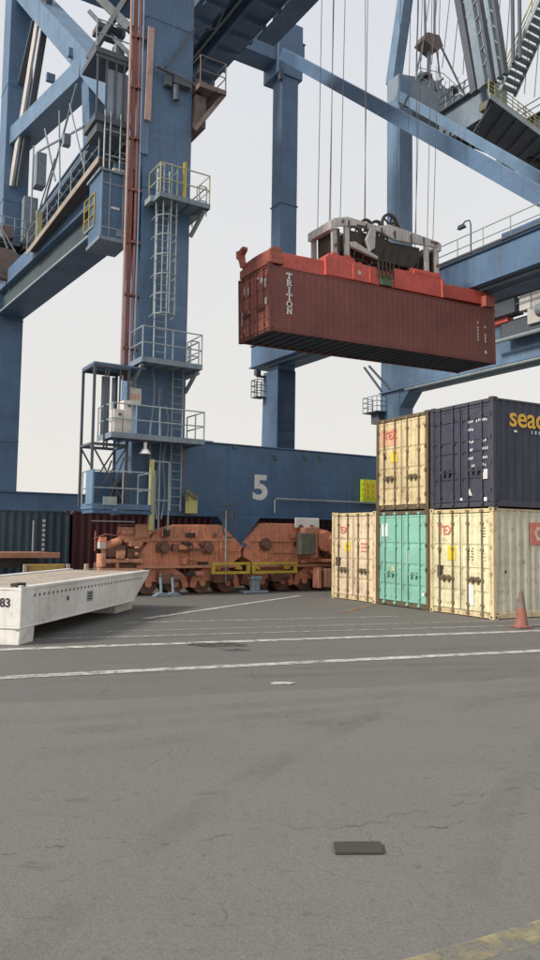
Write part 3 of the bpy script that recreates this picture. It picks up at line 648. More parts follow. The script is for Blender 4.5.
# bogies on the landside rail
def wheelset(b, parent):
    m = MB(); m.tube([(b, -1.12, 0.38), (b, -0.62, 0.38)], 0.36, 20); m.tube([(b, -0.62, 0.38), (b, -0.54, 0.38)], 0.42, 20)
    w_ = part(m, 'wheel', 'wheel', parent)
    m = MB(); m.tube([(b, -1.25, 0.38), (b, -1.12, 0.38)], 0.12, 12); part(m, 'hub', 'orange_pale', w_)
def bogie(poly, wheels, pins):
    m = MB(); m.prism(poly, 'y', -1.3, -0.45)
    g = part(m, 'bogie', 'orange', bevel=0.03)
    m = MB()
    bx0 = min(p[0] for p in poly); bx1 = max(p[0] for p in poly)
    m.box(bx0+0.25, bx1-0.45, -1.36, -1.3, 1.86, 1.93); m.box(bx0+0.1, bx1-0.1, -1.42, -1.3, 0.92, 1.02)
    m.box(bx0+1.0, bx1-1.0, -1.35, -1.3, 1.44, 1.5)
    for i in range(3):
        x = bx0+0.9+(bx1-bx0-1.8)*i/2; m.box(x, x+0.06, -1.38, -1.3, 1.02, 1.86)
    part(m, 'stiffener', 'orange_pale', g)
    for p in pins:
        m = MB(); m.tube([(p[0], -1.52, p[1]), (p[0], -0.35, p[1])], 0.15, 14); m.ring((p[0], 0, p[1]), 'y', 0.15, 0.24, -1.4, -1.3, 18); part(m, 'pivot_pin', 'wheel', g)
    for c in range(0, len(wheels), 2):
        b0, b1 = wheels[c], wheels[c+1]; mid = (b0+b1)/2
        m = MB(); m.prism([(b0-0.5, 0.25), (b0-0.42, 0.62), (mid-0.35, 0.98), (mid+0.35, 0.98), (b1+0.42, 0.62), (b1+0.5, 0.25), (b1+0.3, 0.2), (b1+0.2, 0.45), (b0-0.2, 0.45), (b0-0.3, 0.2)], 'y', -1.24, -0.5)
        part(m, 'bogie_frame', 'orange', g, bevel=0.02)
        for b in (b0, b1): wheelset(b, g)
        m = MB(); m.box(mid-0.22, mid+0.22, -1.62, -1.26, 0.4, 0.78); m.tube([(mid+0.2, -1.5, 0.58), (mid+0.55, -1.5, 0.58)], 0.13, 12); part(m, 'drive_motor', 'wheel', g, bevel=0.02)
    return g
g1 = bogie([(-1.8, 1.1), (-1.72, 1.25), (-1.0, 2.15), (-0.2, 2.42), (1.45, 2.45), (1.62, 2.38), (2.36, 1.72), (2.36, 1.3), (1.9, 1.02), (-1.5, 0.98)], (-1.2, -0.2, 0.85, 1.85), ((-0.75, 1.62), (0.95, 1.62)))
g2 = bogie([(2.46, 1.3), (2.46, 1.74), (3.2, 2.42), (3.4, 2.55), (4.75, 2.55), (6.2, 2.32), (7.0, 1.7), (7.0, 1.1), (3.0, 1.0)], (3.3, 4.2, 5.2, 6.2), ((3.35, 1.75),))
g3 = bogie([(7.1, 1.2), (7.1, 1.74), (8.0, 2.5), (10.6, 2.5), (11.4, 1.7), (11.4, 1.1), (7.6, 1.0)], (7.6, 8.5, 9.8, 10.7), ((8.0, 1.6),))
m = MB(); m.prism([(1.5, 2.78), (3.35, 2.78), (2.62, 1.85), (2.5, 1.66), (2.32, 1.66), (2.2, 1.85)], 'y', -1.0, -0.3); m.tube([(2.41, -1.45, 1.72), (2.41, -0.2, 1.72)], 0.09, 12)
part(m, 'saddle', 'navy_beam', bevel=0.02)
m = MB(); m.prism([(4.8, 2.4), (5.4, 2.45), (5.45, 1.3), (5.2, 1.25), (4.85, 1.6)], 'y', -1.75, -1.42); part(m, 'cover_plate', 'orange_pale', g2, bevel=0.02)
m = MB(); m.box(4.62, 5.32, -1.8, -1.5, 1.38, 2.2); part(m, 'control_box', 'grey_box', g2, bevel=0.03)
m = MB(); m.tube([(5.95, -1.6, 1.9), (5.95, -1.3, 1.9)], 0.4, 18); m.tube([(6.5, -1.65, 1.75), (6.5, -1.3, 1.75)], 0.5, 18); m.box(5.7, 6.9, -1.7, -1.35, 1.1, 1.22); part(m, 'drum', 'orange', g2, bevel=0.02)
m = MB(); m.box(5.45, 5.6, -1.8, -1.4, 0.12, 0.9); m.box(5.75, 6.05, -1.8, -1.3, 0.15, 0.85); build_each(m, 'rail_clamp', 'orange_pale', g2, bevel=0.02)
# white end panel seen above the right bogie, between it and the sill
m = MB(); m.box(4.6, 5.72, -1.46, -1.38, 2.38, 2.78); wp = part(m, 'white_panel', 'white_clean', g2, bevel=0.06)
m = MB()
for b in (4.85, 5.35): m.ring((b, 0, 2.41), 'y', 0.02, 0.11, -1.48, -1.455, 16)
build_each(m, 'notch', 'wheel', wp)
# yellow guard rails
for b0, b1 in ((0.9, 2.42), (2.52, 4.45)):
    m = MB()
    for z in (1.08, 0.76): m.box(b0, b1, -1.86, -1.76, z-0.045, z+0.045)
    for b in (b0, b1-0.12): m.box(b, b+0.12, -1.85, -1.77, 0.72, 1.12)
    for b in (b0+0.3, b1-0.35): m.box(b, b+0.08, -1.77, -1.3, 0.86, 0.98)
    part(m, 'guard_rail', 'yellow')
# grey stands and ladder pole
for b in (-0.98, -0.55):
    m = MB(); m.tube([(b, -1.75, 0.62), (b+0.02, -1.8, 0.1)], 0.05, 8); m.prism([(b-0.28, 0.012), (b+0.3, 0.012), (b+0.12, 0.13), (b-0.08, 0.13)], 'y', -1.95, -1.65); part(m, 'stand', 'grey_plate')
m = MB(); m.box(2.55, 2.85, -1.85, -1.6, 0.1, 0.62); m.box(2.5, 2.92, -1.88, -1.55, 0.5, 0.62); m.box(2.2, 3.15, -1.95, -1.45, 0.012, 0.1); part(m, 'stand', 'grey_plate', bevel=0.02)
m = MB(); m.tube([(1.55, -1.65, 0.45), (1.5, -1.65, 2.95)], 0.03); part(m, 'pole', 'grey_rail')
m = MB(); m.tube([(1.42, -1.62, 2.95), (1.42, -1.62, 2.2), (1.55, -1.62, 1.98), (1.8, -1.62, 2.0), (1.88, -1.62, 2.2), (1.88, -1.62, 2.95)], 0.035); m.box(1.5, 1.82, -1.66, -1.52, 2.68, 2.95); m.tube([(1.4, -1.6, 3.1), (1.95, -1.6, 3.2)], 0.03); part(m, 'ladder_hook', 'steel_dark')
for g_, x0, x1 in ((g1, -1.5, 1.6), (g2, 2.9, 6.6)):
    for q in range(16):
        x = x0+(x1-x0)*random.random(); z = random.choice((0.65, 1.05, 1.35, 1.55, 1.7, 2.0)); w_ = random.uniform(.1, .4)
        m = MB(); m.box(x, x+w_, -1.36-random.uniform(.03, .2), -1.3, z, z+random.uniform(.08, .26)); part(m, 'bracket', random.choice(('orange', 'orange_pale', 'wheel', 'grease', 'orange')), g_, bevel=0.015)  # the darkest pieces imitate shaded gaps between bogie parts by colour
    for q in range(4):
        x = x0+(x1-x0)*random.random(); z = random.uniform(1.1, 1.9); L_ = random.uniform(.5, 1.3)
        m = MB(); m.tube([(x, -1.38, z), (x+L_*0.3, -1.44, z-0.12), (x+L_*0.7, -1.44, z-0.15), (x+L_, -1.38, z+random.uniform(-.4, .3))], 0.025, 7); part(m, 'hose', random.choice(('grease', 'orange', 'wheel')), g_)
m = MB(); m.beam((-0.2, -1.42, 1.62), (1.05, -1.42, 1.52), 0.08, 0.07); m.tube([(-0.32, -1.48, 1.62), (-0.32, -1.3, 1.62)], 0.13, 14); build_each(m, 'link_arm', 'wheel', g1)
# buffer and machinery at the left end of the bogies
m = MB(); m.box(-3.0, -1.5, -1.5, -1.36, 1.12, 1.24); m.box(-3.0, -1.5, -1.5, -1.36, 0.84, 0.94); m.box(-2.45, -2.35, -1.5, -1.36, 0.94, 1.12); m.box(-3.05, -2.9, -1.52, -1.34, 0.8, 1.4)
ef = part(m, 'end_frame', 'orange_pale', bevel=0.015)
m = MB(); m.box(-2.9, -1.7, -1.3, -0.5, 0.8, 1.1); m.box(-2.75, -2.1, -1.45, -0.8, 1.3, 1.7); m.box(-2.05, -1.6, -1.4, -0.8, 1.25, 1.6); part(m, 'gearbox', 'wheel', ef, bevel=0.04)
m = MB(); m.box(-2.25, -1.3, -1.5, -0.9, 1.8, 2.3); m.box(-1.85, -1.35, -1.6, -1.5, 1.95, 2.4); m.box(-2.3, -1.9, -1.6, -1.0, 2.05, 2.2); m.box(-2.05, -1.6, -1.62, -1.3, 1.65, 1.85); part(m, 'motor_cover', 'orange_pale', ef, bevel=0.04)
m = MB(); m.tube([(-2.95, -1.4, 1.62), (-2.3, -1.4, 1.85)], 0.13, 14); part(m, 'buffer', 'orange', ef)
m = MB(); m.tube([(-2.95, -1.45, 1.0), (-2.95, -1.45, 1.42)], 0.15, 14); part(m, 'buffer', 'orange_pale', ef)
for q in range(12):
    x = random.uniform(-3.1, -1.6); z = random.uniform(1.25, 2.1); m = MB(); m.box(x, x+random.uniform(.08, .35), -1.5-random.random()*0.1, -1.35, z, z+random.uniform(.06, .22)); part(m, 'fitting', random.choice(('orange', 'orange_pale', 'wheel', 'sign_white')), ef, bevel=0.02)
m = MB(); m.tube([(-3.2, -1.4, 1.9), (-2.8, -1.4, 2.05), (-2.4, -1.4, 2.0), (-2.2, -1.4, 2.25)], 0.03); m.tube([(-3.15, -1.4, 1.5), (-3.15, -1.4, 2.15)], 0.025); m.tube([(-2.4, -1.4, 1.7), (-2.4, -1.4, 2.35), (-1.4, -1.4, 2.4)], 0.025); part(m, 'hose', 'conduit', ef)
m = MB(); m.box(-3.3, -2.6, -1.3, -0.5, 0.1, 0.8); m.box(-2.5, -1.9, -1.2, -0.6, 0.2, 0.85); part(m, 'end_block', 'black', ef, bevel=0.04)
# crane rail let into the quay
m = MB(); m.box(-30, 60, -0.95, -0.75, 0.002, 0.02); o = m.build('rail', 'wheel', None); o.location = O5; o.rotation_euler = (0, 0, TH); tag(o, kind='structure')

# ------------------------------------------------------------------ second crane, further along the quay
crane2 = empty('gantry_crane', O5, TH, 'far blue gantry crane behind the container stack at the right, its legs partly hidden', 'crane', 'gantry cranes')
C2 = crane2
crane2.location = Vector(O5) + Vector((cos(TH), sin(TH), 0))*26.4 + Vector((-sin(TH), cos(TH), 0))*17.5
def P2(mb, name, mat, parent=None, **k):
    mb.v = [(x-26.4, y-17.5, z) for x, y, z in mb.v]
    return mb.build(name, mat, parent or C2, **k)
def P2e(mb, name, mat, parent=None, **k):
    mb.v = [(x-26.4, y-17.5, z) for x, y, z in mb.v]
    return build_each(mb, name, mat, parent or C2, **k)
def rail2(path, h, parent, *a, **k): return railing([(x-26.4, y-17.5, z) for x, y, z in path], h, parent, *a, **k)
m = MB(); m.box(26.4, 27.8, 17.5, 19.7, 0.2, 13.2); m.box(26.42, 27.78, 17.52, 19.0, 13.2, 38.2); m.box(26.37, 27.83, 17.46, 19.05, 24, 24.06); P2(m, 'leg', 'blue_lit', bevel=0.03)
m = MB(); m.box(26.4, 28.3, -3.5, -1.9, 0.2, 30); P2(m, 'leg', 'blue_lit', bevel=0.03)
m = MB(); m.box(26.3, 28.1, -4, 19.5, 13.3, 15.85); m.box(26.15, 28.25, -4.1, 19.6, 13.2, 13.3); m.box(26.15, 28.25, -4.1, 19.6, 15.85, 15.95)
b2 = P2(m, 'portal_beam', 'blue_lit', bevel=0.015)
m = MB(); m.tube([(26.1, -4, 13.05), (26.1, 16.5, 13.05)], 0.1, 8); m.tube([(26.9, -4, 13.0), (26.9, 17, 13.0)], 0.07, 8); P2(m, 'pipe', 'grey_rail', b2)
m = MB(); m.prism([(17.5, 13.2), (16.3, 13.2), (17.5, 11.9)], 'x', 26.45, 27.75); P2(m, 'gusset', 'blue_lit')
m = MB(); m.box(25.4, 26.4, 18.9, 20.6, 11.7, 11.78); m.box(25.9, 26.4, 19.3, 20.2, 10.9, 11.7); bb = P2(m, 'balcony', 'steel_dark')
rail2([(26.4, 20.6, 11.78), (25.4, 20.6, 11.78), (25.4, 18.9, 11.78), (26.3, 18.9, 11.78)], 1.15, bb, 'grey_plate', 2, 0.55, 0.03)
m = MB(); m.beam((26.3, 19.4, 13.4), (26.0, 21.2, 15.6), 0.14, 0.14); m.beam((26.3, 18.4, 13.4), (26.0, 20.6, 15.6), 0.14, 0.14); P2(m, 'stay', 'steel_dark')
# equipment hanging on the side of this portal beam
for q_, mt in (((24.7, 25.5, 3.2, 7.0, 17.0, 18.1), 'steel_dark'), ((25.0, 25.9, 5.4, 7.4, 15.95, 16.95), 'steel_dark'), ((25.2, 25.8, 3.3, 5.2, 15.98, 16.9), 'white'), ((25.0, 25.7, 1.0, 3.2, 16.2, 17.8), 'white'), ((25.3, 25.9, 6.2, 7.6, 15.6, 16.4), 'spread_red'), ((25.4, 26.1, 2.0, 6.8, 14.6, 15.6), 'steel_dark'), ((25.2, 25.9, 3.6, 4.6, 15.0, 15.97), 'sign_white')):
    m = MB(); m.box(*q_); m.v = [(x-26.4, y-17.5, z) for x, y, z in m.v]; m.build('machinery_box', mt, b2, bevel=0.04)
m = MB(); m.tube([(25.0, 2.4, 15.6), (25.0, 3.6, 15.6)], 0.4, 16); P2(m, 'drum', 'grey_rail', b2)
m = MB(); m.tube([(25.3, -2, 14.5), (25.3, 7.5, 14.5)], 0.13, 8); P2(m, 'pipe', 'grey_rail', b2)
rail2([(25.1, -3, 15.9), (25.1, 8.6, 15.9)], 1.1, b2, 'grey_plate', 1, 1.5)
# upper works
m = MB(); m.beam((26.2, 17.4, 36.35), (26.2, -2.0, 18.5), 0.66, 0.4, (1, 0, 0)); P2(m, 'diagonal_brace', 'blue_lit', bevel=0.02)
m = MB(); m.beam((26.2, 16.35, 35.32), (26.2, 16.25, 35.23), 0.8, 0.55, (1, 0, 0)); P2(m, 'flange', 'steel_dark')
m = MB(); m.prism([(26.4, 36.4), (26.4, 38.3), (30.6, 39.1), (34.9, 37.7), (45, 37.4), (45, 35.6), (28, 35.6)], 'y', 17.55, 18.9); P2(m, 'cross_beam', 'grey_plate', bevel=0.03)
m = MB(); m.beam((26.9, 18.8, 38.2), (27.4, 16.4, 52), 0.9, 0.9); P2(m, 'apex_frame', 'blue_lit', bevel=0.02)
for (a0_, h0_), (a1_, h1_), w_, mt in (((12.3, 34.9), (14.6, 47), 0.55, 'steel_dark'), ((11.5, 34.9), (13.6, 47), 0.7, 'grey_plate'), ((10.6, 34.8), (12.7, 47), 0.25, 'steel_dark'), ((10.0, 34.8), (11.9, 47), 0.3, 'grey_plate'), ((9.5, 34.8), (11.3, 47), 0.2, 'steel_dark')):
    m = MB(); m.beam((29.2, a0_, h0_), (29.2, a1_, h1_), 0.5, w_, (0, 1, 0)); P2(m, 'boom_chord', mt)
for da in (0, 0.6):
    m = MB(); m.tube([(29, 8.65-da, 35.1), (29, 8.65-da, 46)], 0.13, 10); P2(m, 'boom_stay', 'steel_dark')
m = MB()
for i in range(12):
    b = 26.8+i*0.8; m.tube([(b, 15.5-0.3*i, 38.3-0.15*i), (b+random.uniform(-.5, .8), 14.0-0.25*i, 50)], 0.035, 5)
P2e(m, 'stay_rope', 'rope')
m = MB()
for i in range(7):
    h = 36.0+i*1.3; m.beam((29.1, 11.9+0.19*(h-35), h), (29.1, 10.7+0.17*(h-35), h+0.9), 0.12, 0.12, (1, 0, 0)); m.beam((29.1, 10.3+0.17*(h-35), h+0.9), (29.1, 9.6+0.15*(h-35), h), 0.1, 0.1, (1, 0, 0))
P2e(m, 'boom_lacing', 'grey_plate')
m = MB()
for i in range(9):
    y = 17.0-i*0.7; m.beam((30.2, y, 36.1), (30.2, y-0.65, 37.2 if i % 2 else 36.2), 0.05, 0.05); m.tube([(30.15, y, 36.0), (30.15, y, 37.3)], 0.03, 5)
P2e(m, 'lattice_bar', 'grey_rail')
def girder2(b0, b1, a0):
    m = MB(); m.box(b0, b1, a0, 17.3, 33.6, 36.0); m.box(b0-0.15, b1+0.15, a0, 17.3, 33.5, 33.6)
    g = P2(m, 'girder', 'grey_plate')
    m = MB(); y = a0
    while y < 16: m.box(b0, b1+0.4, y, y+0.35, 33.0-0.3*random.random(), 33.5); y += 1.4
    P2(m, 'bracket', 'black', g)
    rail2([(b0-0.3, a0, 36.05), (b0-0.3, 17, 36.05)], 1.1, g, 'steel_dark', 1, 1.5, 0.04)
    m = MB(); m.box(b0-0.4, b0, a0, 17, 35.9, 36.0); P2(m, 'walkway', 'steel_dark', g)
girder2(30.4, 31.8, 11.6); girder2(37.0, 38.6, 12.4)
# cluttered deck on top of the cross beam
for mt, n_ in (('brown_plate', 16), ('grey_plate', 12), ('sign_white', 9), ('steel_dark', 8)):
    m = MB()
    for i in range(n_):
        b = random.uniform(28.0, 34.2); top = 1.5*(1-abs(b-30.3)/4.6); z = 38.1+random.random()*max(.2, top)
        m.box(b, b+random.uniform(.08, .45), 17.2+random.random(), 18.4+random.random()*0.4, z, z+random.uniform(.06, .5))
    P2e(m, 'deck_equipment', mt, bevel=0.02)
m = MB()
for i in range(9):
    b = 28.0+i*0.75; m.tube([(b, 17.4, 38.2), (b+random.uniform(-.3, .3), 17.4, 39.2+random.random())], 0.03, 6)
m.tube([(28.0, 17.4, 39.3), (31.0, 17.4, 39.8), (34.4, 17.4, 38.6)], 0.03, 6); P2e(m, 'handrail', 'grey_rail')
m = MB(); m.beam((30.2, 18.3, 39), (30.3, 18.3, 42.4), 0.22, 0.22); m.beam((31.3, 18, 42.6), (34.6, 18, 38.6), 0.12, 0.12); m.tube([(29.6, 18, 43.0), (29.5, 18, 49)], 0.1); m.tube([(30.6, 18, 43.0), (30.7, 18, 49)], 0.1); m.beam((28.4, 18, 38.4), (29.4, 18, 42.4), 0.1, 0.1); m.beam((31.4, 18, 38.8), (30.8, 18, 42.4), 0.1, 0.1); m.tube([(28.6, 18, 39.5), (29.0, 18, 49)], 0.06)
P2e(m, 'mast_bar', 'grey_plate')
m = MB(); m.prism([(29.2, 42.2), (30.6, 41.8), (31.3, 42.4), (30.9, 43.2), (29.6, 43.0)], 'y', 17.7, 18.9); P2(m, 'sheave_box', 'brown_plate')
m = MB()
for i in range(6): m.ring((28.9+i*0.62, 15.2, 31.95-0.04*i), 'y', 0.05, 0.26, -0.15, 0.15, 14); m.box(28.85+i*0.62, 28.95+i*0.62, 15.1, 15.3, 32.1, 33.3)
P2e(m, 'festoon_roller', 'black')
m = MB(); m.prism([(28.1, 10.0), (36.0, 11.45), (44, 13.0), (46, 16.5), (31.0, 13.9)], 'z', 32.95, 33.1)
for i in range(9): m.beam((28.6+i*1.6, 10.2+0.29*i, 32.86), (30.4+i*1.5, 13.6+0.27*i, 32.86), 0.14, 0.16)
ypl = P2(m, 'platform', 'steel_dark')
m = MB(); m.beam((28.05, 9.92, 33.1), (44, 12.92, 33.1), 0.06, 0.4); P2(m, 'toe_board', 'grey_rail', ypl)
rail2([(28.1, 10.05, 33.2), (44, 13.05, 33.2)], 1.2, ypl, 'pale_yellow', 3, 0.8, 0.035)
m = MB()
for i in range(8):
    b = 29+i*1.5; m.box(b, b+0.9, 10.8+0.18*(b-28), 11.6+0.18*(b-28), 33.11, 33.5+0.6*random.random())
P2e(m, 'deck_box', 'grey_box', ypl, bevel=0.03)
m = MB()
for i in range(12):
    t = i/11; m.box(29.6, 31.0, 9.9-3.2*t, 10.35-3.2*t, 34.4+4.2*t, 34.48+4.2*t)
for b in (29.5, 31.05): m.beam((b, 10.3, 34.2), (b, 6.6, 39.1), 0.08, 0.3)
st = P2(m, 'stairway', 'grey_rail')
m = MB(); m.tube([(29.5, 10.3, 35.3), (29.5, 6.6, 40.2)], 0.05); m.tube([(29.5, 10.3, 34.8), (29.5, 6.6, 39.7)], 0.04); P2(m, 'railing', 'pale_yellow', st)

# ------------------------------------------------------------------ shipping containers
def corr(m, x0, x1, z0, z1, y, depth, pitch=0.28):
    prof = []; n = int(round((x1-x0)/pitch)); p = (x1-x0)/n
    for i in range(n):
        x = x0+i*p
        prof += [(x, y, z0), (x+0.25*p, y, z0), (x+0.5*p, y+depth, z0), (x+0.75*p, y+depth, z0)]
    prof.append((x1, y, z0))
    return m.strip(prof, (0, 0, z1-z0))
def corr_y(m, y0, y1, z0, z1, x, depth, pitch=0.28):
    prof = []; n = int(round((y1-y0)/pitch)); p = (y1-y0)/n
    for i in range(n):
        y = y0+i*p; prof += [(x, y, z0), (x, y+0.25*p, z0), (x+depth, y+0.5*p, z0), (x+depth, y+0.75*p, z0)]
    prof.append((x, y1, z0)); return m.strip(prof, (0, 0, z1-z0))
def container(loc, rotz, label, skin, side, frame, bars='bar_olive', length=12.19, H=2.896, group=None, doors=True, rows=(0.18, 0.42, 0.66), rot=None, depth=0.024):
    W = 2.438
    t = empty('shipping_container', loc, rotz, label, 'container', 'shipping containers')
    if rot: t.rotation_euler = rot
    L_ = length; cz = 0.12
    m = MB()
    for x in (0.0, L_-0.10):
        for y in (0.0, W-0.12): m.box(x, x+0.10, y, y+0.12, cz, H-cz)
    for y in (0.012, W-0.072):
        m.box(0.18, L_-0.18, y, y+0.06, 0.02, 0.17); m.box(0.18, L_-0.18, y, y+0.06, H-0.09, H-0.03)
    for x in (0.012, L_-0.112):
        m.box(x, x+0.10, 0.17, W-0.17, 0.02, 0.15); m.box(x, x+0.10, 0.17, W-0.17, H-0.13, H-0.03)
    part_frame = m.build('frame', frame, t, bevel=0.008)
    for x in (-0.004, L_-0.174):
        for y in (-0.004, W-0.158):
            for z in (0, H-0.118):
                m = MB(); m.box(x, x+0.178, y, y+0.162, z, z+0.118)
                o = m.build('corner_casting', frame, t, bevel=0.012)
                m = MB()
                fy = y-0.002 if y < 1 else y+0.164; fx = x-0.002 if x < 1 else x+0.18
                m.box(x+0.055, x+0.125, fy-0.002, fy+0.002, z+0.035, z+0.083); m.box(fx-0.002, fx+0.002, y+0.055, y+0.11, z+0.03, z+0.088)
                build_each(m, 'casting_hole', 'gasket', o)
    for y, dpt in ((0.02, depth), (W-0.02, -depth)):
        m = MB(); corr(m, 0.10, L_-0.10, 0.16, H-0.08, y, dpt); m.build('side_panel', side, t)
    m = MB(); corr(m, 0.08, L_-0.08, 0.03, W-0.03, 0, 0.02, 0.25)
    m.v = [(x, z, H-0.035-y) for x, y, z in m.v]; m.build('roof', side, t)
    m = MB(); corr_y(m, 0.12, W-0.12, 0.14, H-0.12, L_-0.02, -0.04); m.build('end_wall', side, t)
    m = MB(); m.box(0.1, L_-0.1, 0.08, W-0.08, 0.13, 0.16); x = 0.5
    while x < L_-0.3: m.box(x, x+0.06, 0.08, W-0.08, 0.03, 0.128); x += 0.42
    m.build('underfloor', 'steel_dark', t)
    if doors:
        z0, z1 = 0.17, H-0.15
        m = MB(); m.box(0.066, 0.076, 0.125, W-0.125, 0.14, H-0.125); m.build('door_gasket', 'gasket', t)
        for y0, y1 in ((0.135, W/2-0.02), (W/2+0.02, W-0.135)):
            prof = [(0.03, y0, z0)]
            Hh = z1-z0
            for rr in rows:
                zc = z0+Hh*rr
                prof += [(0.03, 0, zc-0.06), (0.052, 0, zc-0.035), (0.052, 0, zc+0.035), (0.03, 0, zc+0.06)]
            prof = [(0.03, 0, z0)] + prof[1:] + [(0.03, 0, z1)]
            m = MB(); m.strip([(a, y0+0.03, c) for a, b, c in prof], (0, y1-y0-0.06, 0))
            m.box(0.018, 0.06, y0, y0+0.05, z0, z1); m.box(0.018, 0.06, y1-0.05, y1, z0, z1)
            m.box(0.016, 0.062, y0+0.05, y1-0.05, z0, z0+0.06); m.box(0.016, 0.062, y0+0.05, y1-0.05, z1-0.06, z1)
            d = m.build('door', skin, t)
            for k, yy in enumerate((y0+0.27, y1-0.27)):
                m = MB(); m.tube([(-0.012, yy, 0.06), (-0.012, yy, H-0.06)], 0.021, 8)
                for zz in (0.3, 0.95, 1.75, H-0.45): m.box(-0.03, 0.02, yy-0.045, yy+0.045, zz, zz+0.06)
                for zz in (0.07, H-0.13): m.box(-0.04, 0.012, yy-0.05, yy+0.05, zz, zz+0.07)
                br = m.build('locking_bar', bars, d)
                m = MB(); s_ = 1 if k == 0 else -1
                m.beam((-0.045, yy, 1.0), (-0.045, yy+s_*0.42, 0.98), 0.02, 0.045); m.box(-0.05, 0.02, yy+s_*0.36-0.05, yy+s_*0.36+0.05, 0.9, 1.06)
                m.build('handle', bars, br)
            hy = y0-0.03 if y0 < 1 else y1+0.03
            for zz in (0.4, 1.1, 1.8, H-0.5):
                m = MB(); m.box(0.0, 0.03, hy-0.06, hy+0.06, zz, zz+0.09); m.tube([(-0.006, hy, zz-0.02), (-0.006, hy, zz+0.12)], 0.018, 8)
                m.build('hinge', frame, d)
    return t
def door_patch(t, y0, y1, z0, z1, mat, name='label', x=0.012):
    m = MB(); m.box(x, x+0.012, y0, y1, z0, z1); return m.build(name, mat, t)
def door_text(t, txt, size, y, z, mat, bold=0.0, sx=1.0):     # reads left to right seen from outside
    return text_mesh(txt, size, t, (0.008, y, z), (pi/2, 0, -pi/2), mat, 'lettering', bold, sx=sx)

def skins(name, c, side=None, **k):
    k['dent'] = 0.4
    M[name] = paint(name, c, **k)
    if side: M[name+'_side'] = paint(name+'_side', side, **k)  # darker copy for the long sides, their shade put into the colour
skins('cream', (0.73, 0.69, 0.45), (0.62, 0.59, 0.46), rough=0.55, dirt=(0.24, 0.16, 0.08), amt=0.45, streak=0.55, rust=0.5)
skins('tan_cream', (0.66, 0.54, 0.32), rough=0.6, dirt=(0.22, 0.13, 0.06), amt=0.55, streak=0.65, rust=0.55)
skins('peach', (0.70, 0.57, 0.40), rough=0.6, dirt=(0.28, 0.15, 0.09), amt=0.5, streak=0.6, rust=0.5)
skins('mint', (0.21, 0.47, 0.375), rough=0.55, dirt=(0.34, 0.42, 0.34), amt=0.4, streak=0.5, rust=0.35)
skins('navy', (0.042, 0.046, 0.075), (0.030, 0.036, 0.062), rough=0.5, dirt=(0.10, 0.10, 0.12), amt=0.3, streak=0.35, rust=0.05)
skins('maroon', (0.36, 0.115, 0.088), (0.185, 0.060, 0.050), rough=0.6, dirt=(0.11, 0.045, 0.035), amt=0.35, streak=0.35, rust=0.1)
skins('teal', (0.035, 0.065, 0.095), rough=0.5, dirt=(0.07, 0.07, 0.07), amt=0.3, streak=0.35, rust=0.05)
skins('dark_red', (0.10, 0.030, 0.034), rough=0.55, dirt=(0.06, 0.03, 0.03), amt=0.4, streak=0.4, rust=0.1)
M['maroon_frame'] = paint('maroon_frame', (0.16, 0.05, 0.04), 0.6, (0.08, 0.04, 0.035), 0.5, 0.5, 0.2)
M['navy_frame'] = paint('navy_frame', (0.05, 0.052, 0.072), 0.55, (0.1, 0.08, 0.07), 0.5, 0.4, 0.2)

UV = Vector((-sin(TH), cos(TH), 0)); VV = Vector((cos(TH), sin(TH), 0))
UV0, VV0 = UV, VV; THS = radians(29.0); UV = Vector((-sin(THS), cos(THS), 0)); VV = Vector((cos(THS), sin(THS), 0))
P1 = Vector((5.775, 19.38, 0.0)); STEP = 2.49; HC = 2.896
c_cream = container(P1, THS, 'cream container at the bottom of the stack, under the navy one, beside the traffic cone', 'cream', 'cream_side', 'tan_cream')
c_mint = container(P1+UV*STEP, THS, 'mint green container on the ground, between the peach and the cream one', 'mint', 'mint', 'frame_olive', bars='mint')
c_peach = container(P1+UV*(2*STEP), THS+0.012, 'peach container on the ground beside the mint one, with nothing stacked on it', 'peach', 'peach', 'tan_cream', rows=(0.2, 0.45, 0.7))
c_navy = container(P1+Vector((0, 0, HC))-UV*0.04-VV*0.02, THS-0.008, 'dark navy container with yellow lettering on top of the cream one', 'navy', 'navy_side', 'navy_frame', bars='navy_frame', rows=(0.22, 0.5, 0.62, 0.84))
c_tan = container(P1+UV*STEP+Vector((0, 0, HC))+UV*0.02, THS+0.006, 'yellowish container with a faded pink patch on its doors, on top of the mint one', 'tan_cream', 'tan_cream', 'frame_olive')
UV, VV = UV0, VV0
# door marks (left on the door as seen = larger y)
door_text(c_cream, 'TEX', 0.36, 2.12, 2.18, 'red_text', 0.004, 1.0)
door_patch(c_cream, 1.42, 1.72, 1.48, 1.86, 'yellow_label'); door_patch(c_cream, 1.92, 2.14, 0.98, 1.32, 'dark_label'); door_patch(c_cream, 2.0, 2.1, 1.66, 1.74, 'dark_label')
door_patch(c_cream, 0.72, 1.0, 0.3, 0.85, 'white_clean')
for i in range(5):
    for q in range(2): door_patch(c_cream, 0.74+0.14*q, 0.74+0.14*q+0.06+0.03*((i+q) % 2), 1.5+i*0.075, 1.525+i*0.075, 'grey_box', 'stencil')
for i in range(4): door_patch(c_cream, 0.3, 0.40+0.05*(i % 3), 2.12+i*0.075, 2.14+i*0.075, 'grey_box', 'stencil')
for i in range(3): door_patch(c_cream, 0.3, 0.42+0.04*(i % 2), 1.5+i*0.09, 1.52+i*0.09, 'tan_cream', 'stencil')
door_patch(c_mint, 1.9, 2.2, 2.1, 2.5, 'white_clean', x=0.012); door_patch(c_mint, 1.5, 1.7, 1.0, 1.2, 'tan_cream')
door_patch(c_mint, 0.9, 1.0, 1.3, 1.7, 'white_clean'); door_patch(c_mint, 0.22, 0.3, 0.4, 0.48, 'white_clean')
door_text(c_tan, 'TEX', 0.34, 2.05, 2.22, 'red_text', 0.004)
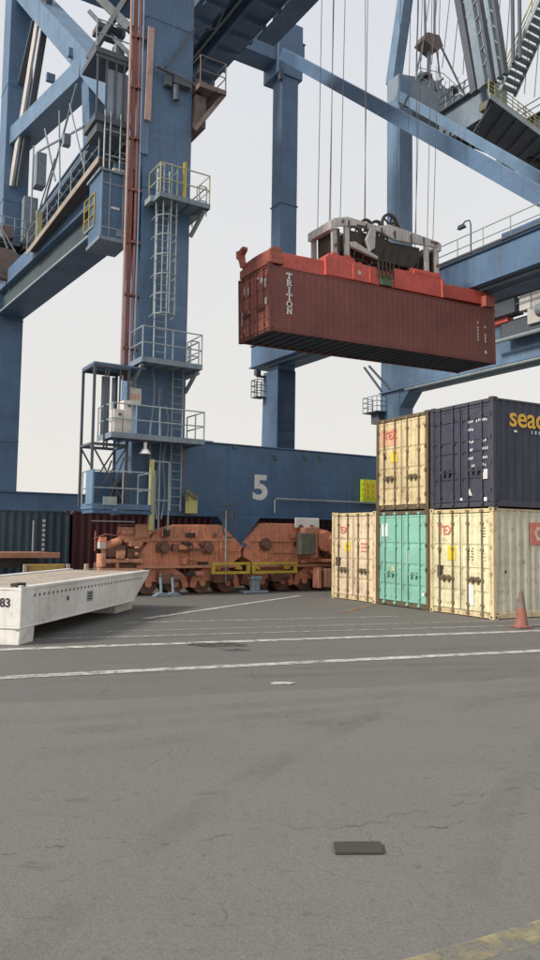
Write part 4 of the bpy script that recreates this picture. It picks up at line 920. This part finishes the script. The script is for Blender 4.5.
door_patch(c_tan, 1.86, 2.28, 2.02, 2.54, 'pink_patch', x=0.024); door_patch(c_tan, 1.42, 1.76, 2.02, 2.54, 'pink_patch', x=0.024)
door_patch(c_tan, 1.42, 1.72, 1.48, 1.8, 'yellow_label'); door_patch(c_tan, 1.95, 2.08, 1.6, 1.7, 'dark_label')
door_text(c_peach, 'TEX', 0.32, 2.12, 2.2, 'red_text', 0.004); door_patch(c_peach, 1.95, 2.2, 1.1, 1.38, 'dark_label'); door_patch(c_peach, 1.4, 1.7, 1.6, 1.9, 'yellow_label')
for i in range(3): door_patch(c_peach, 0.5, 0.8, 1.6+i*0.12, 1.64+i*0.12, 'red_text')
# navy doors: rows of small white stencilled figures and stickers
for z, segs in ((2.28, ((0.92, 0.70), (0.62, 0.18))), (2.06, ((0.92, 0.70),)), (1.72, ((0.9, 0.72), (0.46, 0.2))), (1.5, ((0.86, 0.72), (0.46, 0.2))), (1.28, ((0.92, 0.7), (0.46, 0.2))), (1.08, ((0.8, 0.7), (0.46, 0.22))), (0.86, ((0.8, 0.7),))):
    for a, b in segs:
        y = a
        while y > b+0.03:
            q = random.random(); door_patch(c_navy, y-0.038, y, z+0.02*q, z+0.06+0.035*q, 'pale_text', 'stencil'); y -= 0.056+0.03*random.random()
door_patch(c_navy, 0.22, 0.38, 0.74, 1.0, 'pale_text'); door_patch(c_navy, 0.24, 0.34, 0.16, 0.26, 'white_clean', x=0.0); door_patch(c_navy, 1.16, 1.24, 0.2, 0.27, 'white_clean')
m = MB(); m.prism([(0.78, 0.32), (0.98, 0.32), (0.88, 0.52)], 'x', 0.006, 0.016); m.build('sticker', 'pale_text', c_navy)
text_mesh('seaco', 0.76, c_navy, (0.60, 0.008, 2.16), (pi/2, 0, 0), 'seaco_yellow', 'lettering', 0.010, sx=1.0)
for q in range(5):
    m = MB(); m.box(1.42+q*0.14, 1.45+q*0.14+0.02*(q % 2), 0.008, 0.014, 2.0, 2.09); m.build('stencil', 'pale_text', c_navy)
m = MB(); m.box(0.78, 0.88, 0.008, 0.016, 2.0, 2.06); m.build('sticker', 'white_clean', c_navy)
# red square with a pale ring on the cream side
m = MB(); m.box(1.36, 2.06, 0.006, 0.014, 1.92, 2.52); m.build('emblem', 'red_text', c_cream)
m = MB(); m.ring((1.73, 0, 2.22), 'y', 0.12, 0.21, -0.002, 0.005, 6); m.build('emblem', 'cream_side', c_cream)
m = MB(); m.box(0.42, 0.47, 0.008, 0.016, 1.18, 1.26); m.box(2.3, 2.33, 0.008, 0.016, 0.95, 1.2); m.build('side_mark', 'dark_label', c_cream)

# two containers standing between the crane rails
def in_crane(b, a, h): return Vector(O5)+VV*b+UV*a+Vector((0, 0, h))
c_teal = container(in_crane(-2.98-12.19, 2.0, 0), TH, 'dark teal container standing behind the white trailer at the left edge', 'teal', 'teal', 'teal', doors=False)
c_red = container(in_crane(-2.86, 2.02, 0), TH, 'dark red container behind the orange bogies, next to the dark teal one', 'dark_red', 'dark_red', 'dark_red', doors=False)
for k in range(7): 
    m = MB(); m.box(11.2, 11.3, 0.006, 0.014, 2.45-k*0.17, 2.55-k*0.17); m.build('stencil', 'pale_text', c_teal)
m = MB(); m.box(10.85, 10.9, 0.006, 0.014, 1.2, 2.5); m.build('stencil', 'pale_text', c_teal)
m = MB(); m.box(0.7, 2.4, 0.006, 0.014, 2.52, 2.56); m.build('stencil', 'pale_text', c_red)

# ------------------------------------------------------------------ the hoisted container and its spreader
HL = Vector((-0.092, 27.748, 9.789)); HY, HT, HH = 0.5428, 0.026, 2.591
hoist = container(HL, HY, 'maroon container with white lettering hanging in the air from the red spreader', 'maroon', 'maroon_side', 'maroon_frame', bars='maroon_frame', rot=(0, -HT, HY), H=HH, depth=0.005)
# serif letters T R I T O N stacked down the side
m = MB()
def stroke(cx, cz, pts, wd=0.075):
    for (x0, z0), (x1, z1) in zip(pts[:-1], pts[1:]):
        m.beam((cx+x0, 0.006, cz+z0), (cx+x1, 0.006, cz+z1), 0.014, wd, (0.01, 0, 1) if abs(x1-x0) > abs(z1-z0) else (1, 0, 0))
def serif(cx, cz, x, z, l=0.16): m.box(cx+x-l/2, cx+x+l/2, -0.002, 0.013, cz+z-0.014, cz+z+0.014)
LH = 0.205; X0 = 0.90; zs = [2.14-0.275*i for i in range(6)]
def glyph(ch, cx, cz):
    hw = 0.1
    if ch == 'T':
        stroke(cx, cz, [(-hw-.02, LH), (hw+.02, LH)], 0.035); stroke(cx, cz, [(0, 0), (0, LH)], 0.055); serif(cx, cz, 0, 0, 0.13)
        for q in (-1, 1): m.box(cx+q*(hw+.015)-.017, cx+q*(hw+.015)+.017, -0.002, 0.012, cz+LH-0.065, cz+LH)
    if ch == 'R':
        stroke(cx, cz, [(-0.065, 0), (-0.065, LH)], 0.05); serif(cx, cz, -0.065, 0, 0.12); serif(cx, cz, -0.07, LH, 0.12)
        stroke(cx, cz, [(-0.065, LH-.015), (0.05, LH-.015), (0.085, LH-.055), (0.05, 0.1), (-0.065, 0.1)], 0.036); stroke(cx, cz, [(0.0, 0.1), (0.11, 0.0)], 0.045)
    if ch == 'I': stroke(cx, cz, [(0, 0), (0, LH)], 0.055); serif(cx, cz, 0, 0, 0.13); serif(cx, cz, 0, LH, 0.13)
    if ch == 'O':
        ring = [(hw*1.1*cos(2*pi*i/14), LH/2+LH*0.54*sin(2*pi*i/14)) for i in range(15)]; stroke(cx, cz, ring, 0.042)
    if ch == 'N':
        stroke(cx, cz, [(-0.085, 0), (-0.085, LH)], 0.034); stroke(cx, cz, [(0.085, 0), (0.085, LH)], 0.034); stroke(cx, cz, [(-0.09, LH), (0.09, 0)], 0.05)
        serif(cx, cz, -0.085, 0, 0.1); serif(cx, cz, 0.085, LH, 0.1); serif(cx, cz, -0.1, LH, 0.07)
for ch, z in zip('TRITON', zs): glyph(ch, X0, z)
m.build('lettering', 'white_clean', hoist)
for k, z in enumerate((1.75, 1.52, 1.38, 1.24, 1.1, 0.96)):
    m = MB(); m.box(11.05, 11.10, 0.002, 0.010, z, z+0.1)
    if k in (0, 2, 3, 4): m.box(11.5, 11.58, 0.002, 0.010, z-0.15, z-0.05)
    m.build('stencil', 'pale_text', hoist)
m = MB(); m.box(11.48, 11.6, 0.002, 0.010, 0.42, 0.56); m.build('stencil', 'pale_text', hoist)
for y, z0, z1, mt in ((0.35, 1.75, 2.1, 'pale_text'), (0.3, 1.1, 1.35, 'white_clean'), (1.6, 1.8, 2.1, 'pale_text'), (1.55, 1.0, 1.15, 'pale_text'), (2.1, 0.7, 1.2, 'white_clean'), (2.0, 1.9, 2.2, 'pale_text'), (2.05, 0.3, 0.5, 'sign_white'), (0.6, 2.0, 2.2, 'pale_text'), (0.9, 2.2, 2.3, 'pale_text')):
    door_patch(hoist, y-0.07, y+0.07, z0, z1, mt, 'stencil')

spr = empty('spreader', HL+Vector((0, 0, HH)), HY, 'red container spreader under a grey headblock, gripping the hoisted maroon container', 'spreader')
spr.rotation_euler = (0, -HT, HY)
def PS(mb, name, mat, parent=spr, **k): return mb.build(name, mat, parent, **k)
Wc = 1.22
m = MB()
for y in (0.5, 1.94): m.beam((0.6, y, 0.33), (11.75, y, 0.53), 0.5, 0.62)
m.beam((0.62, Wc, 0.12), (11.7, Wc, 0.3), 1.7, 0.05)
PS(m, 'telescopic_beam', 'spread_red', bevel=0.06)
m = MB(); m.box(2.72, 5.35, 0.2, 2.24, 0.1, 0.84); m.box(6.3, 9.05, 0.2, 2.24, 0.12, 0.98); m.box(5.3, 6.35, 0.4, 1.9, 0.12, 0.85)
m.prism([(7.2, 0.97), (7.35, 1.22), (8.8, 1.22), (8.95, 0.97)], 'y', 0.3, 2.1); m.prism([(2.8, 0.83), (2.95, 1.05), (4.2, 1.05), (4.4, 0.83)], 'y', 0.3, 2.1)
m.box(2.66, 2.76, 0.14, 2.3, 0.06, 0.82); m.box(4.9, 5.0, 0.15, 0.2, 0.1, 0.74); m.box(4.05, 4.12, 0.15, 0.2, 0.1, 0.74); m.box(8.98, 9.1, 0.14, 2.3, 0.1, 0.92); m.box(7.4, 8.9, 0.2, 0.9, 0.9, 1.12)
mf = PS(m, 'main_frame', 'spread_red', bevel=0.03)
m = MB()
m.tube([(3.6, 0.4, 0.8), (4.2, 0.45, 1.12), (5.0, 0.45, 1.1), (5.2, 0.5, 0.8)], 0.03); m.tube([(4.9, 0.35, 0.8), (5.2, 0.3, 1.05), (5.9, 0.35, 1.0), (6.4, 0.4, 0.8)], 0.03)
build_each(m, 'hydraulic_hose', 'head_dark', mf)
m = MB()
for x in (2.95, 3.2, 3.9, 4.5): m.box(x, x+0.2, 0.4, 0.8, 0.8, 1.0)
build_each(m, 'lug', 'spread_red', mf, bevel=0.02)
m = MB(); m.box(5.5, 6.15, 0.14, 0.7, 0.12, 0.42); m.box(5.55, 5.75, 0.12, 0.3, 0.42, 0.6); m.box(5.9, 6.1, 0.12, 0.3, 0.42, 0.55); PS(m, 'pump_unit', 'green', mf, bevel=0.03)
m = MB()
for i in range(5): m.box(5.35+i*0.2, 5.41+i*0.2, 0.1, 0.16, 0.45, 1.15)
m.box(5.3, 6.25, 0.1, 0.17, 1.12, 1.18); PS(m, 'guard', 'head_dark', mf)
m = MB(); m.ring((4.4, 0, 0.45), 'y', 0.03, 0.10, 0.188, 0.198, 4); PS(m, 'marking', 'pale_text', mf)
for x0, x1 in ((0.0, 0.62), (11.55, 12.17)):
    zt = 0.0 if x0 < 5 else 0.16
    m = MB(); m.box(x0, x1, 0.0, 2.44, 0.06, 0.42+zt)
    m.prism([(0.0, 0.42+zt), (0.25, 0.66+zt), (1.0, 0.7+zt), (1.5, 0.7+zt), (2.2, 0.66+zt), (2.44, 0.42+zt)], 'x', x0+0.08, x1-0.08)
    ee = PS(m, 'end_beam', 'end_red', bevel=0.03)
    for y in (0.09, 2.35):
        m = MB(); m.tube([(x0+0.09 if x0 < 5 else x1-0.09, y, -0.05), (x0+0.09 if x0 < 5 else x1-0.09, y, 0.3)], 0.05, 10); PS(m, 'twistlock', 'grease', ee)
m = MB(); m.prism([(2.02, 0.45), (2.16, 0.45), (2.3, 0.8), (2.5, 0.95), (2.52, 1.25), (2.3, 1.2), (1.95, 1.28), (1.92, 1.15), (2.14, 1.0), (2.1, 0.8)], 'x', -0.12, 0.1)
PS(m, 'guide_flipper', 'end_red')
m = MB(); m.prism([(-0.02, 0.1), (0.0, 0.55), (0.14, 0.72), (0.5, 0.68), (0.55, 0.1)], 'y', 0.02, 0.3); PS(m, 'gusset', 'end_red')
# headblock
def HB(mb):
    mb.v = [(3.05+(x-1.95)*0.914, 0.28+(y-0.15)*0.80, z-0.06+(x-2.5)*0.018) for x, y, z in mb.v]; return mb
m = MB()
for y in (0.15, 1.95):
    m.prism([(1.95, 2.1), (2.1, 2.6), (2.9, 2.8), (4.7, 2.7), (5.3, 2.88), (6.2, 2.82), (8.5, 2.6), (8.57, 2.36), (7.6, 2.33), (6.4, 2.28), (5.6, 2.26), (4.9, 2.47), (3.3, 2.5), (2.5, 2.35)], 'y', y, y+0.16)
m.box(1.95, 2.25, 0.12, 2.25, 2.15, 2.5); m.box(8.35, 8.57, 0.12, 2.25, 2.2, 2.55)
hb = PS(HB(m), 'headblock', 'head_grey', bevel=0.012)
m = MB()
for x in (2.9, 3.9, 4.8, 5.6, 6.6, 7.4): m.box(x, x+0.08, 0.12, 0.147, 2.36 if x < 5 or x > 7 else 2.3, 2.66)
for x in (3.4, 7.9): m.box(x, x+0.5, 0.12, 0.148, 2.5, 2.56)
build_each(HB(m), 'stiffener', 'head_dark', hb)
m = MB()
for x, z in ((2.6, 2.55), (8.2, 2.5), (5.6, 2.55), (2.2, 1.5), (8.3, 1.5)): m.tube([(x, 0.08, z), (x, 0.16, z)], 0.07, 12)
build_each(HB(m), 'pin', 'wheel', hb)
m = MB()
for q in range(8):
    x = 3.2+q*0.55; m.tube([(x, 0.3, 1.0), (x+0.1, 0.22, 1.35+0.2*(q % 3)), (x+0.35, 0.3, 1.9)], 0.03, 6)
build_each(HB(m), 'hydraulic_hose', 'grease', hb)
m = MB()
for x in (2.05, 2.75, 7.55, 8.2):
    for y in (0.2, 2.0): m.box(x, x+0.26, y, y+0.14, 0.9, 2.45)
build_each(HB(m), 'headblock_leg', 'head_grey', hb, bevel=0.01)
m = MB()
for x in (2.05, 2.75, 7.55, 8.2): m.prism([(x-0.1, 0.8), (x+0.38, 0.8), (x+0.3, 1.2), (x-0.02, 1.2)], 'y', 0.17, 0.42)
build_each(HB(m), 'foot_plate', 'spread_red', hb, bevel=0.02)
m = MB()
for x in (2.35, 7.75, 8.15):
    m.box(x, x+0.22, 0.35, 2.0, 1.0, 2.3)
build_each(HB(m), 'sheave_housing', 'head_dark', hb, bevel=0.03)
m = MB(); m.prism([(3.15, 2.35), (3.4, 1.75), (4.6, 1.3), (5.4, 1.28), (6.9, 1.25), (7.3, 1.6), (7.4, 2.25), (5.6, 2.22), (4.9, 2.4)], 'y', 0.42, 1.9); PS(HB(m), 'cable_basket', 'head_dark', hb, bevel=0.02)
m = MB(); m.prism([(3.9, 2.0), (4.15, 2.5), (4.45, 2.45), (4.4, 1.7), (4.1, 1.5)], 'y', 0.08, 0.3); m.prism([(3.0, 1.75), (3.3, 1.8), (4.6, 1.35), (4.55, 1.25), (3.1, 1.55)], 'y', 0.1, 0.3); PS(HB(m), 'linkage', 'head_grey', hb, bevel=0.02)
for cx, cz, R_ in ((4.25, 2.62, 0.44), (5.65, 3.02, 0.52), (5.95, 2.85, 0.36)):
    for y in (0.5, 1.55):
        m = MB(); m.ring((cx, 0, cz), 'y', R_*0.78, R_, y, y+0.12, 28); m.ring((cx, 0, cz), 'y', 0.03, 0.12, y-0.02, y+0.14, 14)
        for k in range(5): g = 2*pi*k/5; m.beam((cx, y+0.06, cz), (cx+R_*0.8*cos(g), y+0.06, cz+R_*0.8*sin(g)), 0.05, 0.08, (0, 1, 0))
        PS(HB(m), 'sheave', 'head_dark', hb)
# hoist ropes belong to the crane and run from the trolley to the headblock
inv = (Matrix.Translation(O5) @ Matrix.Rotation(TH, 4, 'Z')).inverted()
sm = Matrix.Translation(HL+Vector((0, 0, HH))) @ Matrix.Rotation(HY, 4, 'Z') @ Matrix.Rotation(-HT, 4, 'Y')
for x, y, dx in ((2.15, 0.5, 0.10), (2.75, 0.6, 0.35), (2.3, 1.9, 0.2), (2.95, 1.9, 0.3), (4.2, 0.6, -0.1), (4.75, 1.5, 0.25), (7.0, 1.9, 0.45), (7.3, 0.6, 0.2), (7.65, 1.9, 0.5), (7.95, 0.5, 0.55), (8.25, 1.9, 0.75), (8.4, 0.6, 0.8)):
    x = 3.05+(x-1.95)*0.914; y = 0.28+(y-0.15)*0.8
    a = inv @ (sm @ Vector((x, y, 2.5))); b = inv @ (sm @ Vector((x+dx, y, 2.5))); b.z = 34.25
    m = MB(); m.tube([a, b], 0.015, 6); part(m, 'hoist_rope', 'rope')

# ------------------------------------------------------------------ white flatbed trailer in the left foreground
tb = Vector((-4.52, 13.84, 0)); td = Vector((-3.40, 20.95, 0))-tb; tang = math.atan2(-td.x, td.y)
tra = empty('flatbed_trailer', tb, tang, 'long white steel flatbed with a timber deck, numbered 83, in front at the left', 'trailer')
# local y runs away along the right-hand side, x to the right
def PT(mb, name, mat, parent=tra, **k): return mb.build(name, mat, parent, **k)
LT = 6.25
m = MB(); m.prism([(0.1, 0.32), (LT, 0.32), (LT+1.15, 0.93), (LT+1.15, 1.02), (0.1, 1.02)], 'x', -0.16, 0.0)
m.box(-0.2, 0.02, 0.1, LT+1.18, 1.0, 1.06); m.box(-0.2, 0.015, 0.1, LT, 0.3, 0.335)
sb_ = PT(m, 'side_beam', 'white', bevel=0.012)
m = MB()
for i in range(32): y = 0.5+i*0.2; m.prism([(y, 0.85), (y+0.06, 0.85), (y+0.085, 0.9), (y+0.025, 0.9)], 'x', 0.001, 0.004)
PT(m, 'slot', 'ink', sb_)
m = MB(); m.box(0.002, 0.006, 3.05, 3.4, 0.55, 0.78); PT(m, 'side_plate', 'grey_rail', sb_)
m = MB()
for i in range(3): m.box(0.0065, 0.0075, 3.1, 3.35, 0.59+i*0.06, 0.62+i*0.06)
m.box(0.001, 0.004, 2.0, 2.1, 0.66, 0.75); PT(m, 'side_mark', 'ink', sb_)
m = MB(); m.prism([(0.1, 0.32), (LT, 0.32), (LT+1.15, 0.93), (LT+1.15, 1.02), (0.1, 1.02)], 'x', -2.44, -2.28); m.box(-2.46, -2.24, 0.1, LT+1.18, 1.0, 1.06); PT(m, 'side_beam', 'white', bevel=0.012)
m = MB(); m.box(-2.24, -0.2, 0.12, LT+1.05, 0.93, 1.03)
for i in range(1, 12): m.box(-2.24, -0.2, i*0.75, i*0.75+0.02, 1.03, 1.034)
PT(m, 'deck', 'deck')
m = MB(); m.box(-2.42, -0.15, 0.0, 0.1, 0.34, 1.0); m.box(-2.46, -0.13, -0.012, 0.13, 1.0, 1.04); m.box(-2.44, 0.0, 0.0, 0.11, 0.30, 0.34); ep = PT(m, 'end_plate', 'white', bevel=0.012)
m = MB(); m.box(-0.14, 0.02, -0.03, 0.13, 0.30, 1.05); m.box(-0.12, 0.0, -0.02, 0.1, 1.05, 1.09); PT(m, 'corner_post', 'white', bevel=0.015)
m = MB(); m.box(-0.2, -0.06, -0.04, 0.3, 1.065, 1.13); PT(m, 'corner_lock', 'grease', bevel=0.01)
text_mesh('83', 0.22, tra, (-0.42, -0.006, 0.70), (pi/2, 0, 0), 'ink', 'numeral', 0.005)
m = MB(); m.prism([(-2.42, 0.0), (-0.03, 0.0), (-0.005, 0.3), (-2.44, 0.3)], 'y', 0.03, 0.6); PT(m, 'support_foot', 'white', bevel=0.015)
m = MB(); m.box(-2.3, -0.3, LT-0.6, LT+0.7, 0.02, 0.5); PT(m, 'support_foot', 'sign_white')
m = MB()
for i in range(8): m.box(-2.28, -0.16, 0.6+i*0.95, 0.7+i*0.95, 0.6, 0.925)
PT(m, 'cross_member', 'grey_plate')

# ------------------------------------------------------------------ low brown trailer behind it
lt = empty('low_trailer', (-7.35, 25.2, 0), TH, 'low trailer with a flat red brown deck, between the white flatbed and the teal container', 'trailer')
m = MB(); m.box(-8, 0, -1.2, 1.2, 1.30, 1.42); m.box(-8, 0.02, -1.24, -1.195, 1.27, 1.45); PT(m, 'deck', 'brown_deck', lt, bevel=0.015)
m = MB(); m.box(-8, -0.6, -0.8, 0.8, 0.95, 1.295); PT(m, 'chassis', 'grease', lt)
m = MB(); m.box(-1.0, 0.15, -1.35, -1.0, 0.55, 1.08); PT(m, 'tool_box', 'mustard', lt, bevel=0.02)
m = MB()
for x in (-1.14, 0.2, 0.8, -2.3): m.box(x, x+0.1, -1.42, -1.25, 0.3, 1.08)
build_each(m, 'stake', 'deck', lt)
for x in (-2.6, -3.9, -6.4):
    m = MB(); m.tube([(x, -1.15, 0.5), (x, -0.8, 0.5)], 0.5, 22); w_ = PT(m, 'wheel', 'black', lt, bevel=0.03)
    m = MB(); m.tube([(x, -1.17, 0.5), (x, -1.1, 0.5)], 0.24, 18); PT(m, 'rim', 'grey_plate', w_)

# ------------------------------------------------------------------ traffic cone, plate and scraps
cone = empty('traffic_cone', (5.93, 17.75, 0), 0.3, 'faded orange traffic cone standing in front of the cream container side', 'cone')
m = MB(); m.box(-0.19, 0.19, -0.19, 0.19, 0.0, 0.05); m.build('base', 'cone', cone, bevel=0.03)
def lathe(prof, n=24):
    m = MB(); vs = [(r*cos(2*pi*j/n), r*sin(2*pi*j/n), z) for r, z in prof for j in range(n)]
    fs = [(i*n+j, i*n+(j+1) % n, (i+1)*n+(j+1) % n, (i+1)*n+j) for i in range(len(prof)-1) for j in range(n)]
    m.add(vs, fs); return m
lathe([(0.165, 0.05), (0.15, 0.09), (0.115, 0.38), (0.10, 0.47)]).build('lower_body', 'cone', cone, smooth=True)
lathe([(0.104, 0.47), (0.082, 0.60)]).build('reflective_band', 'cone_band', cone, smooth=True)
lathe([(0.08, 0.60), (0.045, 0.84), (0.03, 0.90), (0.0, 0.905)]).build('tip', 'brown_plate', cone, smooth=True)
m = MB(); m.prism([(-0.16, -0.085), (0.155, -0.08), (0.165, 0.075), (0.12, 0.085), (-0.155, 0.08)], 'z', 0.006, 0.028)
o = m.build('metal_plate', 'plate', None, bevel=0.006); o.location = (0.612, 5.10, 0); o.rotation_euler = (0, 0, 0.03)
tag(o, 'small dark rectangular plate lying on the asphalt in the foreground', 'plate')
m = MB(); m.prism([(-0.17, -0.04), (0.1, -0.06), (0.18, 0.02), (0.02, 0.06), (-0.12, 0.05)], 'z', 0.006, 0.02)
o = m.build('scrap', 'scrap', None); o.location = (0.22, 10.65, 0); tag(o, 'flat pale scrap lying on the asphalt just this side of the nearest white line', 'litter')
